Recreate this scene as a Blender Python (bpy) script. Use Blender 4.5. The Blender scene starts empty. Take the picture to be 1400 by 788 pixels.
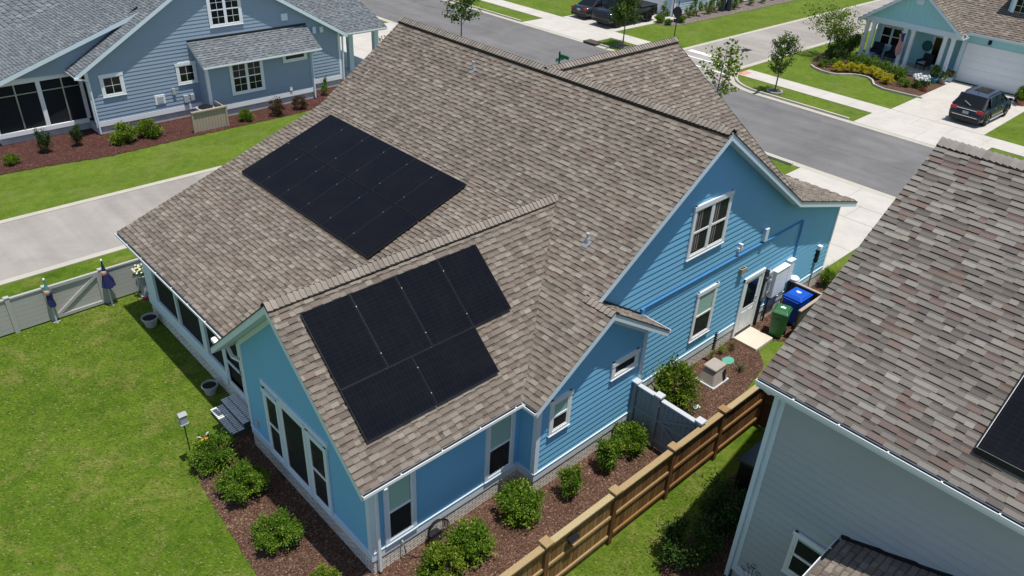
import bpy, bmesh, math, random
from mathutils import Vector, Matrix
R=math.radians
C=bpy.context.scene.collection
scn=bpy.context.scene
ORG={}
# ---------------------------------------------------------------- materials
def nmat(name):
    m=bpy.data.materials.new(name); m.use_nodes=True
    nt=m.node_tree; b=nt.nodes['Principled BSDF']
    return m,nt,b
def N(nt,t,**k):
    n=nt.nodes.new(t)
    for a,v in k.items():
        if a in n.inputs.keys(): n.inputs[a].default_value=v
        else: setattr(n,a,v)
    return n
def ramp(nt,fac,stops):
    r=nt.nodes.new('ShaderNodeValToRGB'); e=r.color_ramp.elements
    while len(e)<len(stops): e.new(0.5)
    for i,(p,c) in enumerate(stops):
        e[i].position=p; e[i].color=(*c,1)
    nt.links.new(fac,r.inputs[0]); return r.outputs[0]
def noise(nt,scale,detail=3,rough=.6,vec=None,dist=0):
    n=N(nt,'ShaderNodeTexNoise',Scale=scale,Detail=detail,Roughness=rough,Distortion=dist)
    if vec is None:
        g=nt.nodes.get('GEO') or nt.nodes.new('ShaderNodeNewGeometry'); g.name='GEO'; vec=g.outputs['Position']
    nt.links.new(vec,n.inputs['Vector']); return n.outputs['Fac']
def mix(nt,fac,a,b,mode='MIX'):
    m=nt.nodes.new('ShaderNodeMix'); m.data_type='RGBA'; m.blend_type=mode
    for i,v in ((0,fac),(6,a),(7,b)):
        if hasattr(v,'is_linked'): nt.links.new(v,m.inputs[i])
        elif isinstance(v,(int,float)): m.inputs[i].default_value=v
        else: m.inputs[i].default_value=(*v,1)
    return m.outputs[2]
def bump(nt,b,h,st=.5,dist=.02):
    n=N(nt,'ShaderNodeBump',Strength=st,Distance=dist)
    nt.links.new(h,n.inputs['Height']); nt.links.new(n.outputs[0],b.inputs['Normal'])
def plain(name,col,rough=.6,var=.12,scale=3,metal=0,bmp=0,spec=.4,fine=0):
    m,nt,b=nmat(name)
    n=noise(nt,scale,4)
    c=mix(nt,n,[x*(1-var) for x in col],[min(1,x*(1+var)) for x in col])
    if fine:
        f=noise(nt,60,2); c=mix(nt,fine,c,ramp(nt,f,[(.3,[x*.5 for x in col]),(.7,[min(1,x*1.4) for x in col])]))
    nt.links.new(c,b.inputs['Base Color']); b.inputs['Roughness'].default_value=rough; b.inputs['Metallic'].default_value=metal
    b.inputs['Specular IOR Level'].default_value=spec
    if bmp: bump(nt,b,noise(nt,40,3),bmp,.01)
    return m
def vcol(name,rough=.9,grain=.35,gs=90,spec=.2,trans=0):
    m,nt,b=nmat(name)
    a=N(nt,'ShaderNodeVertexColor',layer_name='Col')
    g=noise(nt,gs,2,.8); big=noise(nt,.55,3)
    c=mix(nt,grain,a.outputs[0],ramp(nt,g,[(.3,(.25,.25,.25)),(.5,(.5,.5,.5)),(.72,(.95,.93,.9))]),'OVERLAY')
    c=mix(nt,.22,c,ramp(nt,big,[(.3,(.36,.36,.37)),(.7,(.64,.63,.62))]),'OVERLAY')
    nt.links.new(c,b.inputs['Base Color']); b.inputs['Roughness'].default_value=rough
    b.inputs['Specular IOR Level'].default_value=spec
    return m
def leafmat(name,stops,dead=None):
    m,nt,b=nmat(name)
    a=N(nt,'ShaderNodeVertexColor',layer_name='Col')
    sp=nt.nodes.new('ShaderNodeSeparateColor'); nt.links.new(a.outputs[0],sp.inputs[0])
    c=ramp(nt,sp.outputs[0],stops)
    nt.links.new(c,b.inputs['Base Color']); b.inputs['Roughness'].default_value=.55
    b.inputs['Specular IOR Level'].default_value=.25
    t=nt.nodes.new('ShaderNodeBsdfTranslucent'); nt.links.new(c,t.inputs[0])
    ms=nt.nodes.new('ShaderNodeMixShader'); ms.inputs[0].default_value=.28
    out=nt.nodes['Material Output']
    nt.links.new(b.outputs[0],ms.inputs[1]); nt.links.new(t.outputs[0],ms.inputs[2]); nt.links.new(ms.outputs[0],out.inputs[0])
    return m
def grassmat(name,greens,dry,dryamt):
    m,nt,b=nmat(name)
    f1=noise(nt,.45,5,.65); f2=noise(nt,2.6,4,.7,dist=.5); f3=noise(nt,34,3,.8); f4=noise(nt,.5,9,.84,dist=.3); f5=noise(nt,9,4,.75,dist=.4)
    c=ramp(nt,f1,[(.3,greens[0]),(.5,greens[1]),(.7,greens[2])])
    c=mix(nt,.5,c,ramp(nt,f2,[(.32,greens[0]),(.68,greens[2])]))
    c=mix(nt,.5,c,ramp(nt,f5,[(.35,(.36,.37,.34)),(.65,(.66,.64,.6))]),'OVERLAY')
    d=ramp(nt,f4,[(.50,(0,0,0)),(.62,(1,1,1))])
    mu=N(nt,'ShaderNodeMath',operation='MULTIPLY'); nt.links.new(d,mu.inputs[0]); mu.inputs[1].default_value=dryamt
    c=mix(nt,mu.outputs[0],c,dry)
    c=mix(nt,.55,c,ramp(nt,f3,[(.28,(.2,.2,.18)),(.5,(.5,.5,.5)),(.72,(.84,.82,.7))]),'OVERLAY')
    nt.links.new(c,b.inputs['Base Color']); b.inputs['Roughness'].default_value=.95; b.inputs['Specular IOR Level'].default_value=.1
    bump(nt,b,f3,.55,.05)
    return m
def asphaltmat(name,col,dark=.85):
    m,nt,b=nmat(name)
    g=noise(nt,70,3,.8); p=noise(nt,.35,5,.7,dist=.6); s=noise(nt,3,4)
    c=ramp(nt,p,[(.3,[x*dark for x in col]),(.65,[x*1.15 for x in col])])
    c=mix(nt,.3,c,ramp(nt,g,[(.3,(.25,.25,.25)),(.7,(.8,.8,.8))]),'OVERLAY')
    # long tyre-worn streaks along the street
    ge=nt.nodes.get('GEO'); mp=N(nt,'ShaderNodeMapping'); mp.inputs['Scale'].default_value=(1.3,.07,1); nt.links.new(ge.outputs['Position'],mp.inputs[0])
    st=noise(nt,1.0,4,.6,vec=mp.outputs[0])
    c=mix(nt,.35,c,ramp(nt,st,[(.35,(.38,.38,.38)),(.65,(.62,.62,.62))]),'OVERLAY')
    nt.links.new(c,b.inputs['Base Color']); b.inputs['Roughness'].default_value=.9; b.inputs['Specular IOR Level'].default_value=.2
    bump(nt,b,g,.3,.01); return m
def concmat(name,col):
    m,nt,b=nmat(name)
    g=noise(nt,50,3,.8); p=noise(nt,.8,6,.7); 
    c=ramp(nt,p,[(.3,[x*.86 for x in col]),(.6,col)])
    c=mix(nt,.14,c,ramp(nt,g,[(.3,(.3,.3,.3)),(.7,(.7,.7,.7))]),'OVERLAY')
    nt.links.new(c,b.inputs['Base Color']); b.inputs['Roughness'].default_value=.9; b.inputs['Specular IOR Level'].default_value=.2
    return m
def mulchmat(name,a,bb,cc):
    m,nt,b=nmat(name)
    ge=nt.nodes.new('ShaderNodeNewGeometry'); ge.name='GEO'
    mp=N(nt,'ShaderNodeMapping'); mp.inputs['Scale'].default_value=(1,1,.2); nt.links.new(ge.outputs['Position'],mp.inputs[0])
    dn=noise(nt,6,2); 
    v=N(nt,'ShaderNodeTexVoronoi',Scale=42,feature='F1'); 
    ad=nt.nodes.new('ShaderNodeMix'); ad.data_type='VECTOR'; ad.inputs[0].default_value=.08
    nt.links.new(mp.outputs[0],ad.inputs[4]); nn=N(nt,'ShaderNodeTexNoise',Scale=12.0); nt.links.new(ge.outputs['Position'],nn.inputs['Vector']); nt.links.new(nn.outputs['Color'],ad.inputs[5])
    nt.links.new(ad.outputs[1],v.inputs['Vector'])
    sp=nt.nodes.new('ShaderNodeSeparateColor'); nt.links.new(v.outputs['Color'],sp.inputs[0])
    c=ramp(nt,sp.outputs[0],[(0,a),(.55,bb),(.93,cc),(1,[min(1,x*2.2) for x in cc])])
    c=mix(nt,.5,c,ramp(nt,noise(nt,1.1,4),[(.3,(.36,.36,.36)),(.7,(.66,.64,.62))]),'OVERLAY')
    nt.links.new(c,b.inputs['Base Color']); b.inputs['Roughness'].default_value=.95; b.inputs['Specular IOR Level'].default_value=.1
    inv=N(nt,'ShaderNodeMath',operation='ADD'); nt.links.new(sp.outputs[1],inv.inputs[0]); nt.links.new(v.outputs['Distance'],inv.inputs[1])
    bump(nt,b,inv.outputs[0],.45,.02); return m
def brickmat(name,cols,mortar):
    m,nt,b=nmat(name)
    tc=nt.nodes.new('ShaderNodeUVMap'); 
    br=N(nt,'ShaderNodeTexBrick',Scale=1.0); br.inputs['Brick Width'].default_value=.215; br.inputs['Row Height'].default_value=.075
    br.inputs['Mortar Size'].default_value=.009; br.inputs['Color1'].default_value=(*cols[0],1); br.inputs['Color2'].default_value=(*cols[1],1); br.inputs['Mortar'].default_value=(*mortar,1)
    br.inputs['Bias'].default_value=-.2
    nt.links.new(tc.outputs[0],br.inputs['Vector'])
    n=noise(nt,9,4,.7)
    c=mix(nt,.6,br.outputs[0],ramp(nt,n,[(.3,(.2,.2,.2)),(.55,(.5,.5,.5)),(.75,(.85,.84,.82))]),'OVERLAY')
    nt.links.new(c,b.inputs['Base Color']); b.inputs['Roughness'].default_value=.9
    bump(nt,b,br.outputs['Fac'],-.6,.01); return m
def woodmat(name,cols):
    m,nt,b=nmat(name)
    a=N(nt,'ShaderNodeVertexColor',layer_name='Col')
    sp=nt.nodes.new('ShaderNodeSeparateColor'); nt.links.new(a.outputs[0],sp.inputs[0])
    c=ramp(nt,sp.outputs[0],[(0,cols[0]),(.5,cols[1]),(1,cols[2])])
    ge=nt.nodes.new('ShaderNodeNewGeometry'); ge.name='GEO'
    mp=N(nt,'ShaderNodeMapping'); mp.inputs['Scale'].default_value=(9,9,1.2); nt.links.new(ge.outputs['Position'],mp.inputs[0])
    g=noise(nt,4,4,.7,vec=mp.outputs[0])
    c=mix(nt,.55,c,ramp(nt,g,[(.3,(.28,.28,.28)),(.7,(.74,.72,.7))]),'OVERLAY')
    nt.links.new(c,b.inputs['Base Color']); b.inputs['Roughness'].default_value=.85; b.inputs['Specular IOR Level'].default_value=.2
    return m
def glassmat(name,tint,alpha):
    m,nt,b=nmat(name)
    b.inputs['Base Color'].default_value=(*tint,1); b.inputs['Roughness'].default_value=.06; b.inputs['Specular IOR Level'].default_value=.5
    t=nt.nodes.new('ShaderNodeBsdfTransparent'); ms=nt.nodes.new('ShaderNodeMixShader'); ms.inputs[0].default_value=alpha
    n=noise(nt,1.5,2); bump(nt,b,n,.04,.05)
    nt.links.new(t.outputs[0],ms.inputs[1]); nt.links.new(b.outputs[0],ms.inputs[2]); nt.links.new(ms.outputs[0],nt.nodes['Material Output'].inputs[0])
    return m
def panelmat(name):
    # dark monocrystalline cells: thin cell grid, half-cut middle gap, fine busbars; faces carry UV in metres
    m,nt,b=nmat(name)
    uv=nt.nodes.new('ShaderNodeUVMap')
    br=N(nt,'ShaderNodeTexBrick',Scale=1.0,offset=0.0,squash=1.0); br.inputs['Brick Width'].default_value=.182; br.inputs['Row Height'].default_value=.0925
    br.inputs['Mortar Size'].default_value=.0022; br.inputs['Color1'].default_value=(.006,.0075,.012,1); br.inputs['Color2'].default_value=(.008,.0085,.013,1); br.inputs['Mortar'].default_value=(.022,.024,.030,1)
    nt.links.new(uv.outputs[0],br.inputs['Vector'])
    n=noise(nt,1.2,3); c=mix(nt,.4,br.outputs[0],ramp(nt,n,[(.3,(.004,.005,.008)),(.7,(.012,.011,.012))]))
    w=N(nt,'ShaderNodeTexWave',Scale=9.0,bands_direction='X'); nt.links.new(uv.outputs[0],w.inputs['Vector'])
    c=mix(nt,ramp(nt,w.outputs[1],[(.93,(0,0,0)),(1,(.10,.10,.10))]),c,(.05,.05,.06))
    nt.links.new(c,b.inputs['Base Color']); b.inputs['Roughness'].default_value=.12; b.inputs['Specular IOR Level'].default_value=.05
    return m
M={}
def mk():
    M['shingle']=vcol('asphalt_shingle')
    M['siding_blue']=plain('blue_siding',(.185,.47,.70),.6,.05,1.2)
    M['siding_navy']=plain('slate_blue_siding',(.275,.355,.445),.6,.05,1.2)
    M['siding_grey']=plain('grey_siding',(.40,.435,.445),.6,.06,.8)
    M['siding_teal']=plain('teal_siding',(.36,.66,.70),.6,.05,1)
    M['siding_pale']=plain('pale_siding',(.52,.64,.72),.6,.05,1)
    M['trim']=plain('trim_paint',(.66,.76,.82),.5,.05,2)
    M['white']=plain('white_paint',(.80,.82,.83),.45,.04,2)
    M['vinyl']=plain('window_vinyl',(.84,.85,.85),.35,.03,2)
    M['gutterin']=plain('gutter_trough_dirt',(.10,.095,.09),.9,.3,3)  # dark grey inside of the gutter troughs
    M['frame']=plain('panel_frame_metal',(.018,.019,.022),.4,.1,3)
    M['stepdark']=plain('dark_step_mortar',(.085,.08,.075),.9,.3,5)
    M['stepbrick']=plain('pale_step_brick',(.80,.78,.74),.85,.3,9)
    M['grassblade']=leafmat('grass_blade',[(0,(.050,.100,.006)),(.45,(.105,.17,.012)),(.8,(.185,.225,.025)),(1,(.28,.29,.09))])
    M['black']=plain('black_plastic',(.012,.012,.013),.5,.2,3)
    M['darkmetal']=plain('dark_metal',(.03,.03,.032),.4,.2,3,metal=.6)
    M['metal']=plain('galvanised_metal',(.45,.46,.47),.4,.15,8,metal=.7)
    M['greybox']=plain('grey_utility_paint',(.42,.44,.46),.5,.08,3)
    M['glass']=glassmat('window_glass',(.012,.02,.022),.10)
    M['darkglass']=plain('dark_glass',(.008,.010,.012),.08,.2,1,spec=.3)
    M['interior']=plain('dark_room',(.018,.02,.022),.9,.4,1)
    M['blind']=plain('window_blind',(.50,.78,.68),.8,.06,2)
    M['curtain']=plain('curtain_cloth',(.36,.28,.27),.9,.3,2)
    M['screen']=plain('insect_screen',(.018,.02,.023),.75,.35,.7,spec=.15)
    M['brick']=brickmat('painted_brick',[(.86,.82,.75),(.66,.61,.54)],(.20,.18,.16))
    M['block']=plain('concrete_block',(.46,.48,.48),.9,.3,2.5,bmp=.3)
    M['mulch']=mulchmat('red_brown_mulch',(.046,.023,.015),(.098,.053,.036),(.150,.096,.070))
    M['mulch_dark']=mulchmat('dark_red_mulch',(.030,.012,.010),(.075,.032,.026),(.12,.06,.048))
    M['mulch_grey']=mulchmat('grey_mulch',(.08,.065,.06),(.17,.14,.125),(.26,.22,.2))
    M['lawn']=grassmat('lawn_grass',[(.034,.076,.005),(.072,.135,.010),(.130,.200,.018)],(.24,.205,.070),.6)
    M['lawn2']=grassmat('verge_grass',[(.062,.110,.012),(.100,.160,.017),(.148,.205,.028)],(.20,.20,.08),.35)
    M['asphalt']=asphaltmat('street_asphalt',(.155,.150,.148))
    M['asphalt_light']=asphaltmat('alley_asphalt',(.30,.275,.25),.9)
    M['concrete']=concmat('pale_concrete',(.53,.495,.445))
    M['kerb']=concmat('kerb_concrete',(.47,.44,.37))
    M['pad']=concmat('cream_concrete',(.64,.57,.47))
    M['cell']=panelmat('solar_cells')
    M['paint_mark']=plain('road_paint',(.75,.75,.73),.8,.1,4)
    M['red_pad']=plain('red_tactile_paving',(.58,.27,.20),.85,.1,4)
    M['wood']=woodmat('fence_timber',[(.085,.034,.012),(.26,.142,.052),(.42,.34,.19)])
    M['greyfence']=plain('grey_painted_fence',(.235,.26,.27),.7,.12,2)
    M['greyfence2']=plain('pale_grey_fence_cap',(.50,.53,.55),.7,.08,2)
    M['vinylfence']=plain('grey_beige_vinyl',(.42,.41,.385),.5,.05,2)
    M['taupe']=plain('taupe_paint',(.37,.31,.235),.7,.08,2)
    M['binwood']=plain('dark_brown_fence',(.075,.058,.045),.8,.2,3)
    M['capwood']=plain('tan_fence_cap',(.40,.32,.25),.8,.12,3)
    M['binblue']=plain('blue_bin_plastic',(.008,.085,.52),.4,.08,2)
    M['bingreen']=plain('green_bin_plastic',(.028,.13,.045),.4,.1,2)
    M['bluepipe']=plain('blue_painted_conduit',(.055,.24,.52),.45,.1,2)
    M['leaf']=leafmat('shrub_leaf',[(0,(.020,.052,.005)),(.4,(.062,.140,.010)),(.75,(.145,.255,.020)),(1,(.30,.38,.045))])
    M['leaf_yel']=leafmat('bright_leaf',[(0,(.035,.07,.006)),(.45,(.12,.20,.012)),(.8,(.26,.34,.03)),(1,(.42,.44,.06))])
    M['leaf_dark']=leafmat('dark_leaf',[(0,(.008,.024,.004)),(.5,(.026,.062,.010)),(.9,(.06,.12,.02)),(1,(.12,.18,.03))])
    M['leaf_red']=leafmat('reddish_leaf',[(0,(.02,.02,.008)),(.5,(.08,.05,.022)),(.85,(.16,.10,.04)),(1,(.2,.18,.05))])
    M['leaf_gold']=leafmat('golden_leaf',[(0,(.16,.16,.01)),(.4,(.42,.38,.02)),(1,(.66,.58,.05))])
    M['leaf_tree']=leafmat('tree_leaf',[(0,(.022,.055,.006)),(.5,(.07,.13,.015)),(.85,(.14,.22,.03)),(1,(.24,.31,.06))])
    M['petal']=plain('white_petal',(.8,.8,.78),.7,.05,5)
    M['petal_yel']=plain('yellow_petal',(.75,.62,.12),.7,.1,5)
    M['bark']=plain('bark',(.14,.11,.085),.9,.3,9,bmp=.3)
    M['clay']=plain('terracotta',(.36,.13,.07),.8,.15,4)
    M['potgrey']=plain('grey_pot',(.36,.37,.37),.7,.12,4)
    M['potblue']=plain('blue_glaze',(.05,.30,.45),.3,.1,3)
    M['potlblue']=plain('pale_blue_glaze',(.22,.42,.62),.3,.1,3)
    M['soil']=plain('soil',(.022,.016,.012),.95,.4,20,bmp=.4)
    M['cloth_navy']=plain('navy_pattern_cloth',(.012,.018,.085),.9,.8,14)
    M['cloth_green']=plain('green_cloth',(.08,.25,.20),.9,.4,18)
    M['skin']=plain('painted_face',(.45,.26,.20),.8,.1,9)
    M['carblack']=plain('black_car_paint',(.006,.007,.009),.16,.1,1,spec=.7)
    M['carnavy']=plain('navy_car_paint',(.012,.017,.032),.16,.1,1,spec=.7)
    M['cargrey']=plain('charcoal_car_paint',(.022,.025,.030),.2,.1,1,spec=.7)
    M['carroof']=plain('car_roof_glass',(.05,.065,.11),.25,.1,1,spec=.7)
    M['tyre']=plain('tyre_rubber',(.012,.012,.012),.85,.2,6)
    M['rim']=plain('alloy_rim',(.42,.43,.44),.3,.1,6,metal=.8)
    M['chrome']=plain('chrome',(.70,.71,.72),.2,.05,3,metal=.8)
    M['lampred']=plain('tail_lamp_red',(.45,.02,.02),.3,.1,3)
    M['signred']=plain('sign_back_metal',(.035,.036,.038),.5,.1,3)
    M['signgreen']=plain('street_sign_green',(.01,.13,.06),.5,.1,3)
    M['white_flag']=plain('flag_white',(.72,.70,.68),.8,.05,5)
    M['red_flag']=plain('flag_red',(.42,.03,.04),.8,.05,5)
    M['blue_flag']=plain('flag_blue',(.02,.04,.16),.8,.05,5)
    M['wicker']=plain('dark_wicker',(.022,.024,.035),.8,.3,12)
    M['cushion']=plain('pale_cushion',(.35,.38,.40),.9,.1,5)
    M['orange']=plain('orange_paint',(.80,.24,.03),.5,.1,5)
    M['stone']=plain('beige_stone',(.36,.32,.28),.8,.15,6,bmp=.2)
    M['greenlid']=plain('green_valve_lid',(.10,.36,.26),.7,.1,4)
    M['wreath']=plain('wreath_teal',(.03,.14,.14),.9,.3,8)
mk()
# ---------------------------------------------------------------- geometry
def clip(poly,a,b):            # keep the left side of a->b, poly of (x,y,...)
    out=[];n=len(poly)
    def s(p): return (b[0]-a[0])*(p[1]-a[1])-(b[1]-a[1])*(p[0]-a[0])
    for i in range(n):
        p,q=poly[i],poly[(i+1)%n]; sp,sq=s(p),s(q)
        if sp>=0: out.append(p)
        if (sp>=0)!=(sq>=0):
            t=sp/(sp-sq); out.append(tuple(p[k]+(q[k]-p[k])*t for k in range(len(p))))
    return out
def ccw(poly):
    a=sum(poly[i][0]*poly[(i+1)%len(poly)][1]-poly[(i+1)%len(poly)][0]*poly[i][1] for i in range(len(poly)))
    return poly if a>0 else poly[::-1]
def clipto(poly,conv):
    for i in range(len(conv)):
        poly=clip(poly,conv[i],conv[(i+1)%len(conv)])
        if len(poly)<3: return []
    return poly
class MB:
    def __init__(s): s.v=[];s.f=[];s.c=[];s.uv=[]
    def face(s,pts,col=None,uv=None):
        i=len(s.v); s.v+= [tuple(p) for p in pts]; s.f.append(tuple(range(i,i+len(pts)))); s.c.append(col); s.uv.append(uv)
    def mesh(s,vs,fs,col=None,T=None):
        i=len(s.v); s.v+=[tuple(T(*p)) if T else tuple(p) for p in vs]
        for f in fs: s.f.append(tuple(i+k for k in f)); s.c.append(col); s.uv.append(None)
    def box(s,x0,x1,y0,y1,z0,z1,T=None,col=None):
        vs=[(x,y,z) for x in (x0,x1) for y in (y0,y1) for z in (z0,z1)]
        s.mesh(vs,[(0,1,3,2),(4,6,7,5),(0,4,5,1),(2,3,7,6),(0,2,6,4),(1,5,7,3)],col,T)
    def bar(s,p,q,w,h=None,up=(0,0,1),col=None):       # rectangular bar from p to q
        h=h or w; p=Vector(p);q=Vector(q); d=(q-p).normalized(); u=Vector(up)
        if abs(d.dot(u))>.98: u=Vector((1,0,0))
        a=d.cross(u).normalized()*w/2; b=a.cross(d).normalized()*h/2
        vs=[c+sa*a+sb*b for c in (p,q) for sa,sb in ((-1,-1),(1,-1),(1,1),(-1,1))]
        s.mesh(vs,[(0,3,2,1),(4,5,6,7),(0,1,5,4),(1,2,6,5),(2,3,7,6),(3,0,4,7)],col)
    def tube(s,pts,r,n=8,col=None,cap=True):
        pts=[Vector(p) for p in pts]; rs=r if isinstance(r,(list,tuple)) else [r]*len(pts)
        vs=[];fs=[]
        for i,p in enumerate(pts):
            d=(pts[min(i+1,len(pts)-1)]-pts[max(i-1,0)]).normalized()
            u=Vector((0,0,1)) if abs(d.z)<.9 else Vector((1,0,0))
            a=d.cross(u).normalized(); b=a.cross(d)
            for k in range(n):
                t=2*math.pi*k/n; vs.append(p+rs[i]*(math.cos(t)*a+math.sin(t)*b))
        for i in range(len(pts)-1):
            for k in range(n):
                fs.append((i*n+k,i*n+(k+1)%n,(i+1)*n+(k+1)%n,(i+1)*n+k))
        if cap: fs+= [tuple(range(n))[::-1],tuple((len(pts)-1)*n+k for k in range(n))]
        s.mesh(vs,fs,col)
    def lathe(s,prof,o=(0,0,0),n=20,col=None,squash=(1,1)):
        vs=[];fs=[]
        for r,z in prof:
            for k in range(n):
                t=2*math.pi*k/n; vs.append((o[0]+r*math.cos(t)*squash[0],o[1]+r*math.sin(t)*squash[1],o[2]+z))
        for i in range(len(prof)-1):
            for k in range(n): fs.append((i*n+k,i*n+(k+1)%n,(i+1)*n+(k+1)%n,(i+1)*n+k))
        fs+= [tuple(range(n))[::-1],tuple((len(prof)-1)*n+k for k in range(n))]
        s.mesh(vs,fs,col)
    def prism(s,poly,z0,z1,T=None,col=None):           # poly in plan, z may be callables
        a=[(x,y,z0(x,y) if callable(z0) else z0) for x,y in poly]; b=[(x,y,z1(x,y) if callable(z1) else z1) for x,y in poly]; n=len(poly)
        s.mesh(a+b,[tuple(range(n))[::-1],tuple(range(n,2*n))]+[(i,(i+1)%n,n+(i+1)%n,n+i) for i in range(n)],col,T)
    def build(s,name,mat,parent=None,recalc=True,smooth=False,bevel=0,uvbox=False):
        me=bpy.data.meshes.new(name); o=Vector(ORG.get(parent.name,(0,0,0))) if parent else Vector((0,0,0))
        me.from_pydata([tuple(Vector(p)-o) for p in s.v],[],s.f)
        if any(c is not None for c in s.c):
            ca=me.color_attributes.new('Col','FLOAT_COLOR','CORNER')
            k=0
            for f,c in zip(s.f,s.c):
                c=c if c is not None else (.5,.5,.5)
                for _ in f: ca.data[k].color=(*c,1); k+=1
        if any(u is not None for u in s.uv) or uvbox:
            ul=me.uv_layers.new(name='UVMap'); k=0
            for f,u in zip(s.f,s.uv):
                if u is None:
                    p0,p1,p2=[Vector(s.v[j]) for j in f[:3]]; nn=(p1-p0).cross(p2-p0)
                    ax=max(range(3),key=lambda q:abs(nn[q]))
                    for j in f:
                        P=s.v[j]; ul.data[k].uv=(P[1],P[2]) if ax==0 else ((P[0],P[2]) if ax==1 else (P[0],P[1])); k+=1
                else:
                    for q in u: ul.data[k].uv=q; k+=1
        if recalc:
            bm=bmesh.new(); bm.from_mesh(me)
            if smooth or bevel: bmesh.ops.remove_doubles(bm,verts=bm.verts,dist=1e-4)
            bmesh.ops.recalc_face_normals(bm,faces=bm.faces)
            bm.to_mesh(me); bm.free()
        if smooth:
            for p in me.polygons: p.use_smooth=True
        me.materials.append(M[mat] if isinstance(mat,str) else mat)
        ob=bpy.data.objects.new(name,me); C.objects.link(ob)
        if parent: ob.parent=parent; ORG[ob.name]=tuple(o)
        else: ORG[ob.name]=(0,0,0)
        if bevel:
            bv=ob.modifiers.new('bevel','BEVEL'); bv.width=bevel; bv.segments=2; bv.limit_method='ANGLE'; bv.angle_limit=R(40)
        return ob
def tag(o,label=None,cat=None,group=None,kind=None):
    if label: o['label']=label
    if cat: o['category']=cat
    if group: o['group']=group
    if kind: o['kind']=kind
    return o
def thing(name,label,cat,loc=(0,0,0),group=None,rz=0,local=False):
    o=bpy.data.objects.new(name,None); C.objects.link(o); o.location=loc; o.rotation_euler=(0,0,rz); o.empty_display_size=.3
    ORG[o.name]=(0,0,0) if local else tuple(loc)
    return tag(o,label,cat,group)
def struct(name,mb,mat,**k): return tag(mb.build(name,mat,**k),kind='structure')
def copy_tree(o,parent=None,first=True):
    c=o.copy(); C.objects.link(c); c.parent=parent
    for ch in list(o.children): copy_tree(ch,c,False)
    return c
def setorg(mb_parent): pass
# roof shingles: every tab a real piece of shingle with its own thickness and tone
PAL={'brown':[((.250,.218,.186),5),((.300,.266,.228),5),((.205,.176,.150),5),((.172,.146,.124),3),((.350,.315,.268),2),((.225,.178,.150),4),((.268,.232,.196),5)],
     'greymix':[((.215,.198,.180),5),((.268,.252,.230),5),((.170,.154,.142),4),((.142,.130,.122),2),((.315,.300,.272),2),((.186,.140,.124),4),((.236,.212,.192),5)],
     'cool':[((.21,.225,.235),5),((.26,.275,.285),4),((.165,.178,.19),4),((.30,.315,.325),2),((.24,.25,.258),4)]}
TONE=.79
def shingles(parent,plane,pieces,down,pal='brown',thick=1,e=.143,seed=1,wmin=.10,wmax=.24,name='shingles',coarse=1):
    a,b,c=plane; rng=random.Random(seed); g=math.hypot(b,c); sp=e*coarse/math.hypot(1,g)
    zf=lambda x,y:a+b*x+c*y
    dx,dy=down; ax,ay=-dy,dx
    pcs=[]
    for p in pieces:
        q=ccw([(x*ax+y*ay,x*dx+y*dy) for x,y in p]); pcs.append((q,min(v[0] for v in q),max(v[0] for v in q),min(v[1] for v in q),max(v[1] for v in q)))
    s0=min(p[1] for p in pcs); s1=max(p[2] for p in pcs); d0=min(p[3] for p in pcs); d1=max(p[4] for p in pcs)
    pool=[q for q,w in PAL[pal] for _ in range(w)]
    mean=tuple(sum(q[i] for q in pool)/len(pool) for i in range(3)); mb=MB(); k=0; d=d1
    prev=rng.choice(pool)
    while d>d0:
        top=d-sp; s=s0-rng.random()*.4; tooth=False
        crow=rng.uniform(.94,1.06)
        while s<s1:
            w=rng.uniform(wmin,wmax)*coarse; tooth=not tooth if rng.random()<.85 else tooth
            if rng.random()>.12: prev=rng.choice(pool)
            j=rng.uniform(.93,1.07)*crow*TONE; gy=sum(prev)/3; kk=.10 if pal=='greymix' else .22; prev=tuple((1-kk)*v+kk*m_ for v,m_ in zip(prev,mean)); col=tuple(min(1,v*j*q_) for v,q_ in zip(prev,(1.01,.985,.955) if pal!='cool' else (.88,.92,.95)))
            if tooth: col=tuple(v*.94 for v in col)
            hb=(.026 if tooth else .010)*coarse*thick; ht=.002
            for q,a0,a1,b0,b1 in pcs:
                if s>a1 or s+w<a0 or top>b1 or d<b0: continue
                poly=clipto([(s,top),(s+w,top),(s+w,d),(s,d)],q)
                if len(poly)<3: continue
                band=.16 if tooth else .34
                P=[];B=[]
                for (u,t) in poly:
                    f=(t-top)/sp; x=u*ax+t*dx; y=u*ay+t*dy; z=zf(x,y)
                    P.append((x,y,z+ht+(hb-ht)*f)); B.append((x,y,z-.002))
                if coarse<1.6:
                    # granule shadow band: shade line under the course above, painted into the tab
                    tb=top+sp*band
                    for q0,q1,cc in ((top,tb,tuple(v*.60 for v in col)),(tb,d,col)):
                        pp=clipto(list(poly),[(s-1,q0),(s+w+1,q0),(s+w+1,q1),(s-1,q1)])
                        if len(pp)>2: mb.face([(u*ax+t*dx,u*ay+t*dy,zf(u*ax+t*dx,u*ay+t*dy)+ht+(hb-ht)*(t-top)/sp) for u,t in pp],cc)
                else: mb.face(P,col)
                cd=tuple(v*.35 for v in col); n=len(P)
                for i in range(n):
                    m=(i+1)%n
                    if P[i][2]-B[i][2]<.006 and P[m][2]-B[m][2]<.006: continue
                    mb.face([P[i],B[i],B[m],P[m]],cd)
            s+=w
        d-=sp; k+=1
    return mb.build(name,'shingle',parent,recalc=False)
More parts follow.
